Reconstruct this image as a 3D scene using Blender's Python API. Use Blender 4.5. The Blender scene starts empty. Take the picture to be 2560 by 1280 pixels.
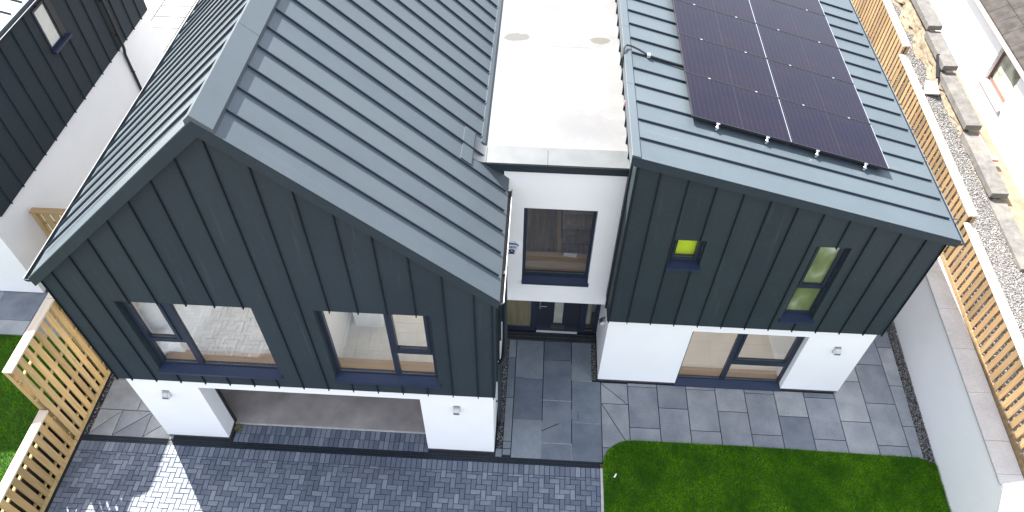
import bpy, math, random
import numpy as np
from mathutils import Vector
R = math.radians
random.seed(7)
rng = np.random.default_rng(7)
col = bpy.context.scene.collection

# ---------------------------------------------------------------- camera fit
CAM = (0.5364, -6.1967, 13.3869)
CAM_ROT = (0.7046, -0.0110, 0.0528)
LENS = 1805.72 / 2560 * 36

# ---------------------------------------------------------------- materials
def srgb(r, g, b):
    f = lambda c: (c / 255 / 12.92) if c / 255 <= .04045 else ((c / 255 + .055) / 1.055) ** 2.4
    return (f(r), f(g), f(b), 1)

class NT:
    def __init__(self, name):
        self.m = bpy.data.materials.new(name); self.m.use_nodes = True
        self.t = self.m.node_tree; self.n = self.t.nodes; self.l = self.t.links
        self.b = self.n['Principled BSDF']; self.out = self.n['Material Output']
    def new(self, t, **kw):
        nd = self.n.new(t)
        for k, v in kw.items():
            if k.startswith('i_'): nd.inputs[k[2:].replace('_', ' ')].default_value = v
            else: setattr(nd, k, v)
        return nd
    def link(self, a, b): self.l.new(a, b)
    def coords(self, scale=(1, 1, 1)):
        tc = self.new('ShaderNodeTexCoord'); mp = self.new('ShaderNodeMapping')
        mp.inputs['Scale'].default_value = scale
        self.link(tc.outputs['Object'], mp.inputs['Vector']); return mp.outputs['Vector']
    def noise(self, vec, scale, detail=4, rough=.55):
        n = self.new('ShaderNodeTexNoise'); n.inputs['Scale'].default_value = scale
        n.inputs['Detail'].default_value = detail; n.inputs['Roughness'].default_value = rough
        self.link(vec, n.inputs['Vector']); return n.outputs['Fac']
    def ramp(self, fac, stops):
        r = self.new('ShaderNodeValToRGB'); e = r.color_ramp.elements
        while len(e) < len(stops): e.new(.5)
        for el, (p, c) in zip(e, stops): el.position = p; el.color = c if len(c) == 4 else (*c, 1)
        self.link(fac, r.inputs['Fac']); return r.outputs['Color']
    def mix(self, fac, a, b, mode='MIX'):
        m = self.new('ShaderNodeMix', data_type='RGBA', blend_type=mode)
        for sock, v in ((m.inputs[0], fac), (m.inputs[6], a), (m.inputs[7], b)):
            if hasattr(v, 'is_linked'): self.link(v, sock)
            else: sock.default_value = v
        return m.outputs[2]
    def bump(self, h, strength=.2, dist=.01):
        b = self.new('ShaderNodeBump'); b.inputs['Strength'].default_value = strength
        b.inputs['Distance'].default_value = dist
        self.link(h, b.inputs['Height']); self.link(b.outputs['Normal'], self.b.inputs['Normal'])
    def rnd(self): return self.new('ShaderNodeNewGeometry').outputs['Random Per Island']

def c4(c, k=1.0): return (c[0] * k, c[1] * k, c[2] * k, 1)

def plain(name, c, rough=.5, metal=0., var=.12, scale=3., spec=.5, bump=0., bscale=40.):
    t = NT(name); v = t.coords(); f = t.noise(v, scale)
    t.link(t.ramp(f, [(.3, c4(c, 1 - var)), (.7, c4(c, 1 + var))]), t.b.inputs['Base Color'])
    t.b.inputs['Roughness'].default_value = rough; t.b.inputs['Metallic'].default_value = metal
    t.b.inputs['Specular IOR Level'].default_value = spec
    if bump: t.bump(t.noise(v, bscale), bump, .01)
    return t.m

def metal_sheet(name, c, rough=.42, spec=.5, wave=.25, strip=None):
    """coated standing-seam sheet: faint oil-canning, dust film and specks"""
    t = NT(name); v = t.coords()
    f = t.noise(v, .9, 5, .6); g = t.noise(v, 14, 3)
    a = t.ramp(f, [(.3, c4(c, .93)), (.7, c4(c, 1.07))])
    dust = t.ramp(g, [(.5, (0, 0, 0, 1)), (.95, (.05, .05, .05, 1))])
    vo = t.new('ShaderNodeTexVoronoi'); vo.inputs['Scale'].default_value = 2.6; t.link(v, vo.inputs['Vector'])
    sp = t.ramp(vo.outputs['Distance'], [(.008, (1, 1, 1, 1)), (.016, (0, 0, 0, 1))])
    if strip:      # every sheet between two seams has its own slight tone
        ax, ph, pitch = strip
        sx = t.new('ShaderNodeSeparateXYZ'); t.link(v, sx.inputs[0])
        m1 = t.new('ShaderNodeMath', operation='SUBTRACT'); t.link(sx.outputs['XYZ'.index(ax)], m1.inputs[0]); m1.inputs[1].default_value = ph
        m2 = t.new('ShaderNodeMath', operation='DIVIDE'); t.link(m1.outputs[0], m2.inputs[0]); m2.inputs[1].default_value = pitch
        m3 = t.new('ShaderNodeMath', operation='FLOOR'); t.link(m2.outputs[0], m3.inputs[0])
        wn = t.new('ShaderNodeTexWhiteNoise', noise_dimensions='1D'); t.link(m3.outputs[0], wn.inputs['W'])
        a = t.mix(1., a, t.ramp(wn.outputs['Value'], [(0, (.93, .935, .95, 1)), (1, (1.07, 1.065, 1.05, 1))]), 'MULTIPLY')
        stv = t.coords((.7, 14, .7) if ax == 'Y' else (14, .7, .7)); st = t.noise(stv, 1.0, 4, .6)
        a = t.mix(t.ramp(st, [(.6, (0, 0, 0, 1)), (.85, (.14, .14, .14, 1))]), a, (.2, .2, .19, 1))
    a2 = t.mix(dust, a, (.22, .22, .2, 1)); a3 = t.mix(sp, a2, (.4, .4, .36, 1))
    t.link(a3, t.b.inputs['Base Color'])
    rr = t.new('ShaderNodeMapRange'); t.link(f, rr.inputs['Value'])
    rr.inputs['To Min'].default_value = rough - .06; rr.inputs['To Max'].default_value = rough + .08
    t.link(rr.outputs['Result'], t.b.inputs['Roughness'])
    t.b.inputs['Specular IOR Level'].default_value = spec
    t.bump(t.noise(v, 1.3, 2, .4), wave, .05)
    return t.m

def timber(name, c, axis='z', var=.35):
    t = NT(name); s = {'x': (.5, 9, 9), 'y': (9, .5, 9), 'z': (9, 9, .5)}[axis]
    v = t.coords(s); r = t.rnd()
    ad = t.new('ShaderNodeVectorMath', operation='ADD'); t.link(v, ad.inputs[0])
    sc = t.new('ShaderNodeVectorMath', operation='SCALE'); sc.inputs[0].default_value = (37, 17, 29); t.link(r, sc.inputs['Scale'])
    t.link(sc.outputs[0], ad.inputs[1])
    f = t.noise(ad.outputs[0], 2.2, 6, .65)
    a = t.ramp(f, [(.28, c4(c, 1 - var)), (.5, c4(c)), (.75, c4(c, 1 + var * .8))])
    tone = t.ramp(r, [(0, (.66, .66, .66, 1)), (.35, (.98, .92, .84, 1)), (.7, (1.02, 1.05, 1.08, 1)), (1, (1.26, 1.18, 1.06, 1))])
    t.link(t.mix(1., a, tone, 'MULTIPLY'), t.b.inputs['Base Color'])
    t.b.inputs['Roughness'].default_value = .75
    t.b.inputs['Specular IOR Level'].default_value = .25
    t.bump(f, .25, .006)
    return t.m

def slab_mat(name, lo, hi, warm, rough=.55, sc=2.2):
    t = NT(name); v = t.coords(); r = t.rnd()
    ad = t.new('ShaderNodeVectorMath', operation='ADD'); t.link(v, ad.inputs[0])
    s2 = t.new('ShaderNodeVectorMath', operation='SCALE'); s2.inputs[0].default_value = (31, 53, 7); t.link(r, s2.inputs['Scale'])
    t.link(s2.outputs[0], ad.inputs[1]); w = ad.outputs[0]
    f = t.noise(w, sc, 6, .6); g = t.noise(w, 55, 2); h = t.noise(w, 1.1, 2)
    a = t.ramp(f, [(.25, c4(lo)), (.75, c4(hi))])
    tone = t.ramp(r, [(0, (.62, .65, .72, 1)), (.5, (.95, .95, .97, 1)), (1, (1.34, 1.3, 1.22, 1))])
    a = t.mix(1., a, tone, 'MULTIPLY')
    a = t.mix(t.ramp(h, [(.55, (0, 0, 0, 1)), (.8, (.4, .4, .4, 1))]), a, c4(warm))
    a = t.mix(.35, a, t.ramp(g, [(.3, (.6, .6, .6, 1)), (.7, (1.4, 1.4, 1.4, 1))]), 'MULTIPLY')
    k = t.noise(v, 9, 5, .7)
    a = t.mix(t.ramp(k, [(.64, (0, 0, 0, 1)), (.78, (.3, .3, .3, 1))]), a, (.42, .43, .44, 1))
    t.link(a, t.b.inputs['Base Color']); t.b.inputs['Roughness'].default_value = rough
    t.bump(f, .25, .01)
    return t.m

def pebble_mat(name, stops):
    t = NT(name); t.link(t.ramp(t.rnd(), stops), t.b.inputs['Base Color'])
    t.b.inputs['Roughness'].default_value = .8; return t.m

def glass_mat(name, tint=(.97, .98, .975), boost=3.2):
    t = NT(name); t.n.remove(t.b)
    tr = t.new('ShaderNodeBsdfTransparent'); tr.inputs['Color'].default_value = (*tint, 1)
    gl = t.new('ShaderNodeBsdfGlossy'); gl.inputs['Roughness'].default_value = .02
    fr = t.new('ShaderNodeFresnel'); fr.inputs['IOR'].default_value = 1.5
    mu = t.new('ShaderNodeMath', operation='MULTIPLY', use_clamp=True); mu.inputs[1].default_value = boost
    geo = t.new('ShaderNodeNewGeometry'); inv = t.new('ShaderNodeMath', operation='SUBTRACT'); inv.inputs[0].default_value = 1
    t.link(geo.outputs['Backfacing'], inv.inputs[1])          # the sheet reflects once, at its outer face
    m0 = t.new('ShaderNodeMath', operation='MULTIPLY'); t.link(fr.outputs[0], m0.inputs[0]); t.link(inv.outputs[0], m0.inputs[1])
    t.link(m0.outputs[0], mu.inputs[0])
    mx = t.new('ShaderNodeMixShader'); t.link(mu.outputs[0], mx.inputs[0])
    t.link(tr.outputs[0], mx.inputs[1]); t.link(gl.outputs[0], mx.inputs[2])
    t.link(mx.outputs[0], t.out.inputs['Surface']); return t.m

M = {}
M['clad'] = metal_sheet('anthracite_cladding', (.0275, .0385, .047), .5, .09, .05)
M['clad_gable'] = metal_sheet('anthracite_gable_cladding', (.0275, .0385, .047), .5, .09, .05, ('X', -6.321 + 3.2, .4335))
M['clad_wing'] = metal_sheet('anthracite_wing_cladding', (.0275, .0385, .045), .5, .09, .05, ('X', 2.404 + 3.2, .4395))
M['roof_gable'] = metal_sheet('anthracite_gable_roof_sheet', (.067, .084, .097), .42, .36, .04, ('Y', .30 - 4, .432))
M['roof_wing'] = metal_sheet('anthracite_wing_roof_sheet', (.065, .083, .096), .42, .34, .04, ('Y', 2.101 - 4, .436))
M['clad_seam'] = plain('shade_dark_cladding_seam', (.012, .017, .022), .5, 0, .08, spec=.1)  # darker than the sheets: shade beside the ribs put into their colour
M['roof'] = metal_sheet('anthracite_roof_sheet', (.067, .084, .097), .42, .36, .04)
M['seam'] = plain('shade_dark_roof_seam', (.026, .035, .046), .45, 0, .08, spec=.2)  # shadow lines along the roof ribs put into the rib colour
M['lip'] = plain('sunlit_gutter_lip', (.3, .3, .3), .4, .2, .05)  # sun catching the bead is put into this pale colour
M['trim'] = plain('anthracite_trim', (.02, .028, .036), .4, 0, .1, spec=.25)
M['frame'] = plain('window_frame_paint', (.018, .025, .042), .35, 0, .06, spec=.3)
M['sill'] = plain('pressed_sill_paint', (.018, .028, .058), .35, 0, .06, spec=.3)
M['galv'] = plain('galvanised_steel', (.075, .082, .09), .4, .3, .15, 5)
M['capping'] = plain('weathered_metal_capping', (.076, .084, .089), .45, .1, .14, 2.5)
M['steel'] = plain('brushed_steel', (.40, .395, .38), .3, 1., .05)
M['lens'] = plain('lamp_lens', (.62, .66, .66), .15, 0, .03)
M['render'] = plain('white_render', (.80, .80, .80), .9, 0, .025, 1.2, .2, .12, 120)
M['plaster'] = plain('white_plaster', (.87, .86, .84), .9, 0, .02)
M['brick'] = plain('dark_plinth_brick', (.05, .048, .055), .8, 0, .4, 9)
M['black'] = plain('black_plastic', (.012, .013, .016), .5, 0, .2)
M['soil'] = plain('dark_membrane', (.015, .014, .013), .9, 0, .3)
M['joint'] = plain('joint_sand', (.012, .014, .020), .95, 0, .3, 30)
M['kerb'] = plain('concrete_edging', (.42, .41, .39), .85, 0, .15, 12)
M['floor_conc'] = plain('power_floated_concrete', (.29, .265, .255), .6, 0, .2, 2.2)
M['floor_lvt'] = plain('pale_herringbone_floor', (.74, .71, .66), .45, 0, .05, 6)
M['floor_beige'] = plain('beige_floor_tile', (.80, .70, .58), .4, 0, .05, 2)
M['floor_dark'] = timber('grey_brown_floorboard', (.27, .225, .18), 'y', .3)
M['oak'] = timber('oak_board', (.46, .32, .20), 'x', .12)
M['blind'] = plain('lime_roller_blind', (.62, .72, .02), .7, 0, .03)
M['glass'] = glass_mat('clear_glass')
M['slab'] = slab_mat('blue_grey_paving', (.135, .15, .168), (.25, .264, .28), (.26, .24, .215), .5)
M['slabdk'] = slab_mat('dark_blue_paving', (.085, .105, .132), (.165, .19, .217), (.165, .163, .16), .42)  # darker and bluer than the patio slabs
M['paleslab'] = slab_mat('pale_terrace_paving', (.12, .12, .117), (.17, .166, .16), (.15, .145, .135), .7)
M['coping'] = slab_mat('pale_sandstone_coping', (.36, .352, .345), (.50, .488, .475), (.46, .38, .28), .7, 1.6)
M['rubble'] = plain('rubble_stone', (.17, .14, .10), .95, 0, .35, 4, .3, .3, 14)
M['oldcoping'] = slab_mat('lichened_coping', (.06, .058, .056), (.135, .13, .124), (.24, .22, .18), .85, 6)
M['dirt'] = plain('bare_earth', (.17, .13, .09), .95, 0, .3, 4)
M['gravel_dk'] = pebble_mat('dark_gravel', [(0, (.02, .02, .024, 1)), (.5, (.075, .075, .08, 1)), (1, (.40, .39, .36, 1))])
M['gravel_lt'] = pebble_mat('pale_gravel', [(0, (.12, .116, .112, 1)), (.5, (.21, .203, .197, 1)), (1, (.33, .32, .31, 1))])
M['timber_l'] = timber('treated_softwood_board', (.40, .285, .135), 'z')
M['timber_r'] = timber('sun_toned_softwood_board', (.225, .155, .085), 'z')  # similar timber to the left fence, colour lowered to offset full sun
M['timber_cap'] = timber('pale_capping_rail', (.52, .44, .35), 'y', .15)
M['timber_x'] = timber('softwood_gate_rail', (.36, .24, .12), 'x')
M['tile'] = plain('grey_brown_roof_tile', (.042, .037, .0345), .9, 0, .35, 5, .2, .3, 20)
M['brownwin'] = plain('brown_window_frame', (.13, .06, .04), .5, 0, .15)
M['stonesill'] = plain('pinkish_stone_sill', (.42, .34, .30), .85, 0, .08)
M['pvframe'] = plain('black_anodised_frame', (.02, .02, .024), .35, .3, .1)
M['alu'] = plain('bright_aluminium', (.75, .75, .77), .25, 1., .04)
M['cream'] = plain('cream_paper', (.6, .58, .46), .8, 0, .05)
M['paper'] = plain('white_paper', (.75, .75, .74), .8, 0, .03)
M['alarm'] = plain('pale_blue_plastic', (.60, .64, .76), .4, 0, .02)
M['navy'] = plain('navy_print', (.012, .014, .06), .6, 0, .05)
M['door'] = plain('composite_door_leaf', (.014, .016, .026), .4, 0, .15, 6)
M['obscure'] = plain('obscured_glass', (.30, .30, .26), .25, 0, .15, 4)
M['leaf'] = plain('yellowing_leaf', (.15, .14, .055), .7, 0, .4, 30)
M['litter'] = plain('gutter_silt', (.07, .06, .045), .95, 0, .4, 20)
M['grit'] = plain('grey_grit', (.12, .115, .11), .95, 0, .5, 45)
M['mortar'] = plain('pale_mortar_bloom', (.30, .31, .33), .9, 0, .3, 30)
M['pink'] = plain('faded_red_plastic', (.4, .2, .18), .6, 0, .1)

def mk_frosted():
    t = NT('frosted_glass'); v = t.coords((1.2, 1, .7)); f = t.noise(v, 2.4, 2, .4)
    t.link(t.ramp(f, [(.32, (.075, .10, .035, 1)), (.52, (.16, .20, .09, 1)), (.68, (.40, .44, .36, 1))]), t.b.inputs['Base Color'])  # lawn reflection and blurred background put into the pane colour
    t.b.inputs['Roughness'].default_value = .3; return t.m
M['frosted'] = mk_frosted()

def mk_reeded():
    t = NT('streaked_blind_behind_glass'); v = t.coords((60, 60, 1.2)); f = t.noise(v, 1.2, 3, .6)
    t.link(t.ramp(f, [(.3, (.10, .085, .05, 1)), (.7, (.21, .18, .11, 1))]), t.b.inputs['Base Color'])
    t.b.inputs['Roughness'].default_value = .3; return t.m
M['reeded'] = mk_reeded()

def mk_pv():
    """mono cells under glass: fine busbar lines, cell-to-cell tint"""
    t = NT('solar_cell_glass'); v = t.coords()
    w = t.new('ShaderNodeTexWave', wave_type='BANDS', bands_direction='X'); w.inputs['Scale'].default_value = 3.6
    w.inputs['Distortion'].default_value = 1.2; w.inputs['Detail'].default_value = 2; w.inputs['Detail Scale'].default_value = 2.5
    t.link(v, w.inputs['Vector'])
    a = t.ramp(w.outputs['Fac'], [(.6, (.0068, .0056, .0135, 1)), (.97, (.0102, .0086, .0185, 1))])
    ck = t.new('ShaderNodeTexBrick'); ck.offset = 0; ck.inputs['Scale'].default_value = 1
    ck.inputs['Brick Width'].default_value = .284; ck.inputs['Row Height'].default_value = .19
    ck.inputs['Mortar Size'].default_value = .0015
    ck.inputs['Color1'].default_value = (.88, .9, 1.0, 1); ck.inputs['Color2'].default_value = (1.12, 1.0, .98, 1)
    ck.inputs['Mortar'].default_value = (.7, .7, .75, 1); t.link(v, ck.inputs['Vector'])
    big = t.noise(v, .8, 3)
    a = t.mix(1., a, ck.outputs['Color'], 'MULTIPLY')
    a = t.mix(1., a, t.ramp(big, [(.3, (.85, .9, 1.05, 1)), (.7, (1.2, 1.08, 1.0, 1))]), 'MULTIPLY')
    t.link(a, t.b.inputs['Base Color'])
    t.b.inputs['Roughness'].default_value = .2; t.b.inputs['Specular IOR Level'].default_value = .14
    return t.m
M['pv'] = mk_pv()

def mk_paver():
    t = NT('charcoal_block_paver'); v = t.coords(); r = t.rnd()
    f = t.noise(v, 30, 4, .7); big = t.noise(v, .9, 3, .5)
    a = t.ramp(r, [(0, (.066, .082, .116, 1)), (.55, (.098, .118, .158, 1)), (1, (.15, .17, .21, 1))])
    a = t.mix(.7, a, t.ramp(f, [(.3, (.72, .72, .72, 1)), (.7, (1.3, 1.3, 1.3, 1))]), 'MULTIPLY')
    a = t.mix(1., a, t.ramp(big, [(.32, (.76, .78, .82, 1)), (.68, (1.26, 1.23, 1.18, 1))]), 'MULTIPLY')
    k = t.noise(v, 11, 6, .75)
    a = t.mix(t.ramp(k, [(.6, (0, 0, 0, 1)), (.76, (.5, .5, .5, 1))]), a, (.30, .32, .36, 1))
    t.link(a, t.b.inputs['Base Color']); t.b.inputs['Roughness'].default_value = .6
    t.bump(f, .35, .006); return t.m
M['paver'] = mk_paver()

def mk_membrane():
    """pale single-ply roof: dirty streaks and two grey ponding stains"""
    t = NT('pale_roof_membrane'); v = t.coords()
    f = t.noise(v, .9, 6, .6); g = t.noise(v, 6, 4, .7)
    a = t.ramp(f, [(.3, (.106, .106, .107, 1)), (.48, (.124, .125, .127, 1)), (.7, (.142, .143, .146, 1))])
    a = t.mix(.5, a, t.ramp(g, [(.3, (.82, .83, .86, 1)), (.6, (1, 1, 1, 1))]), 'MULTIPLY')
    for cx, cy, rx, ry, colr in ((.08, 5.92, .21, .12, (.058, .058, .055, 1)), (1.66, 5.92, .17, .10, (.068, .063, .054, 1)), (1.3, 3.3, .7, .4, (.096, .099, .106, 1)), (.75, 7.0, .35, .18, (.098, .098, .099, 1))):
        mp = t.new('ShaderNodeMapping', vector_type='TEXTURE')
        mp.inputs['Location'].default_value = (cx - HB[0], cy - HB[1], 5.58); mp.inputs['Scale'].default_value = (rx, ry, 1)
        t.link(v, mp.inputs['Vector'])
        ln = t.new('ShaderNodeVectorMath', operation='LENGTH'); t.link(mp.outputs['Vector'], ln.inputs[0])
        ad = t.new('ShaderNodeMath', operation='MULTIPLY_ADD'); t.link(g, ad.inputs[0]); ad.inputs[1].default_value = 1.3
        t.link(ln.outputs['Value'], ad.inputs[2])
        hf = t.new('ShaderNodeMath', operation='MULTIPLY'); t.link(ad.outputs[0], hf.inputs[0]); hf.inputs[1].default_value = .5
        mk = t.ramp(hf.outputs[0], [(.45, (1, 1, 1, 1)), (.98, (0, 0, 0, 1))] if rx > .3 else [(.86, (1, 1, 1, 1)), (.91, (0, 0, 0, 1))])
        a = t.mix(mk, a, colr)
    t.link(a, t.b.inputs['Base Color']); t.b.inputs['Roughness'].default_value = .7
    t.bump(g, .15, .01); return t.m
HB = (-3.2, 4.0)     # base point of the house
M['membrane'] = mk_membrane()

def mk_grass():
    t = NT('lawn_grass'); v = t.coords(); r = t.rnd(); f = t.noise(v, 1.6, 5, .65); g = t.noise(v, .8, 3)
    a = t.ramp(r, [(0, (.040, .155, .001, 1)), (.6, (.08, .25, .003, 1)), (1, (.19, .36, .012, 1))])
    a = t.mix(1., a, t.ramp(f, [(.32, (.58, .68, .6, 1)), (.52, (1, 1, 1, 1)), (.7, (1.5, 1.25, 1.1, 1))]), 'MULTIPLY')
    a = t.mix(1., a, t.ramp(g, [(.38, (.62, .72, .7, 1)), (.62, (1.12, 1.04, 1.0, 1))]), 'MULTIPLY')
    t.link(a, t.b.inputs['Base Color']); t.b.inputs['Roughness'].default_value = .7
    t.b.inputs['Specular IOR Level'].default_value = 0
    return t.m
M['grass'] = mk_grass()
M['turf'] = plain('turf_base', (.02, .065, .003), .95, 0, .4, 6)

# ---------------------------------------------------------------- mesh builder
def wloc(o):
    v = Vector((0, 0, 0))
    while o is not None: v += o.location; o = o.parent
    return v

class MB:
    def __init__(self): self.v = []; self.f = []
    def poly(self, *p):
        n = len(self.v); self.v += [tuple(q) for q in p]; self.f.append(list(range(n, n + len(p)))); return self
    def box(self, x0, x1, y0, y1, z0, z1):
        n = len(self.v)
        self.v += [(x0, y0, z0), (x1, y0, z0), (x1, y1, z0), (x0, y1, z0), (x0, y0, z1), (x1, y0, z1), (x1, y1, z1), (x0, y1, z1)]
        self.f += [[n + i for i in q] for q in ((0, 3, 2, 1), (4, 5, 6, 7), (0, 1, 5, 4), (1, 2, 6, 5), (2, 3, 7, 6), (3, 0, 4, 7))]; return self
    def hexa(self, b, t):
        n = len(self.v); self.v += [tuple(p) for p in b] + [tuple(p) for p in t]
        k = len(b)
        self.f.append([n + i for i in reversed(range(k))]); self.f.append([n + k + i for i in range(k)])
        for i in range(k): j = (i + 1) % k; self.f.append([n + i, n + j, n + k + j, n + k + i])
        return self
    def extrude(self, pts, vec):
        return self.hexa(pts, [tuple(a + b for a, b in zip(p, vec)) for p in pts])
    def prism_y(self, xz, y0, y1): return self.extrude([(x, y0, z) for x, z in xz], (0, y1 - y0, 0))
    def prism_x(self, yz, x0, x1): return self.extrude([(x0, y, z) for y, z in yz], (x1 - x0, 0, 0))
    def beam(self, p0, p1, side, up, w, h, base=0.):
        p0, p1, s, u = Vector(p0), Vector(p1), Vector(side).normalized(), Vector(up).normalized()
        q = lambda p, a, b: tuple(p + s * a + u * b)
        return self.hexa([q(p0, -w / 2, base), q(p0, w / 2, base), q(p1, w / 2, base), q(p1, -w / 2, base)],
                         [q(p0, -w / 2, h), q(p0, w / 2, h), q(p1, w / 2, h), q(p1, -w / 2, h)])
    def tube(self, pts, r, seg=12, cap=True):
        pts = [Vector(p) for p in pts]; n0 = len(self.v)
        for i, p in enumerate(pts):
            d = (pts[min(i + 1, len(pts) - 1)] - pts[max(i - 1, 0)]).normalized()
            a = d.orthogonal().normalized() if i == 0 else (a - d * a.dot(d)).normalized()
            b = d.cross(a)
            for k in range(seg):
                t = 2 * math.pi * k / seg
                self.v.append(tuple(p + (a * math.cos(t) + b * math.sin(t)) * r))
        for i in range(len(pts) - 1):
            for k in range(seg):
                k2 = (k + 1) % seg
                self.f.append([n0 + i * seg + k, n0 + i * seg + k2, n0 + (i + 1) * seg + k2, n0 + (i + 1) * seg + k])
        if cap:
            self.f.append([n0 + k for k in reversed(range(seg))]); self.f.append([n0 + (len(pts) - 1) * seg + k for k in range(seg)])
        return self
    def wall_y(self, x0, x1, z0, z1, y0, y1, holes=()):
        xs = sorted({x0, x1, *[h[0] for h in holes], *[h[1] for h in holes]})
        zs = sorted({z0, z1, *[h[2] for h in holes], *[h[3] for h in holes]})
        inh = lambda a, b: any(h[0] < a < h[1] and h[2] < b < h[3] for h in holes)
        for i in range(len(xs) - 1):
            for j in range(len(zs) - 1):
                a, b, c, d = xs[i], xs[i + 1], zs[j], zs[j + 1]
                if inh((a + b) / 2, (c + d) / 2): continue
                self.poly((a, y0, c), (b, y0, c), (b, y0, d), (a, y0, d)); self.poly((a, y1, c), (a, y1, d), (b, y1, d), (b, y1, c))
        for a, b, c, d in holes:
            self.poly((a, y0, c), (a, y1, c), (a, y1, d), (a, y0, d)); self.poly((b, y0, c), (b, y0, d), (b, y1, d), (b, y1, c))
            self.poly((a, y0, d), (a, y1, d), (b, y1, d), (b, y0, d))
            if c > z0: self.poly((a, y0, c), (b, y0, c), (b, y1, c), (a, y1, c))
        self.poly((x0, y0, z0), (x0, y0, z1), (x0, y1, z1), (x0, y1, z0)); self.poly((x1, y0, z0), (x1, y1, z0), (x1, y1, z1), (x1, y0, z1))
        self.poly((x0, y0, z1), (x1, y0, z1), (x1, y1, z1), (x0, y1, z1)); return self
    def build(self, name, mat, parent=None, smooth=False, label=None, loc=None, **props):
        me = bpy.data.meshes.new(name); o = bpy.data.objects.new(name, me); col.objects.link(o)
        if parent is not None: o.parent = parent
        if loc is not None: o.location = Vector(loc)
        off = wloc(o)
        me.from_pydata([(p[0] - off.x, p[1] - off.y, p[2] - off.z) for p in self.v], [], self.f)
        me.update(); me.materials.append(M[mat] if isinstance(mat, str) else mat)
        if smooth:
            me.polygons.foreach_set('use_smooth', [True] * len(me.polygons))
        if label: o['label'] = label
        for k, v in props.items(): o[k] = v
        return o

def thing(name, label, cat, loc, group=None):
    o = bpy.data.objects.new(name, None); o.empty_display_size = .2; col.objects.link(o); o.location = loc
    o['label'] = label; o['category'] = cat
    if group: o['group'] = group
    return o
def tag(o, label, cat, group=None):
    o['label'] = label; o['category'] = cat
    if group: o['group'] = group
    return o
def struct(o): o['kind'] = 'structure'; return o
def stuff(o): o['kind'] = 'stuff'; return o
def copy_tree(o, parent=None):
    c = o.copy(); col.objects.link(c)
    if parent is not None: c.parent = parent
    for ch in list(o.children): copy_tree(ch, c)
    return c

# convex-polygon helpers for cut slabs
def clip(poly, a, b, c, keep_neg=True):
    out = []; n = len(poly)
    d = lambda p: a * p[0] + b * p[1] - c
    for i in range(n):
        p, q = poly[i], poly[(i + 1) % n]; dp, dq = d(p), d(q)
        if not keep_neg: dp, dq = -dp, -dq
        if dp <= 0: out.append(p)
        if dp * dq < 0:
            t = dp / (dp - dq); out.append((p[0] + (q[0] - p[0]) * t, p[1] + (q[1] - p[1]) * t))
    return out
def area(p): return .5 * sum(p[i][0] * p[(i + 1) % len(p)][1] - p[(i + 1) % len(p)][0] * p[i][1] for i in range(len(p)))
def inset(poly, e):
    p = list(poly)
    if area(p) < 0: p.reverse()
    out = list(p); n = len(p)
    for i in range(n):
        (x0, y0), (x1, y1) = p[i], p[(i + 1) % n]
        L = math.hypot(x1 - x0, y1 - y0)
        if L < 1e-6: continue
        nx, ny = (y1 - y0) / L, -(x1 - x0) / L
        out = clip(out, nx, ny, nx * x0 + ny * y0 - e)
        if len(out) < 3: return []
    return out
def slab_into(mb, poly, z0, z1, joint=.0075, ch=.003):
    b = inset(poly, joint)
    if len(b) < 3 or abs(area(b)) < 2e-4: return
    t = inset(b, ch)
    dz = random.uniform(-.0015, .0015)
    if len(t) != len(b): t = b
    n = len(mb.v); k = len(b)
    mb.v += [(x, y, z0) for x, y in b] + [(x, y, z1 - ch + dz) for x, y in b] + [(x, y, z1 + dz) for x, y in t]
    for i in range(k):
        j = (i + 1) % k
        mb.f.append([n + i, n + j, n + k + j, n + k + i]); mb.f.append([n + k + i, n + k + j, n + 2 * k + j, n + 2 * k + i])
    mb.f.append([n + 2 * k + i for i in range(k)])
def rect(x0, x1, y0, y1): return [(x0, y0), (x1, y0), (x1, y1), (x0, y1)]
def herring(mb, x0, x1, y0, y1, w, z0, z1, joint=.0048, ch=.004):
    nx = int((x1 - x0) / w) + 3; ny = int((y1 - y0) / w) + 3
    for r in range(-2, ny):
        for c in range(-2, nx):
            m = (c - r) % 4
            if m == 0: p = rect(x0 + c * w, x0 + (c + 2) * w, y0 + r * w, y0 + (r + 1) * w)
            elif m == 3: p = rect(x0 + c * w, x0 + (c + 1) * w, y0 + r * w, y0 + (r + 2) * w)
            else: continue
            for a, b, k in ((1, 0, x1), (-1, 0, -x0), (0, 1, y1), (0, -1, -y0)):
                p = clip(p, a, b, k)
                if len(p) < 3: break
            if len(p) >= 3 and abs(area(p)) > .0004: slab_into(mb, p, z0, z1, joint, ch)

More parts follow.
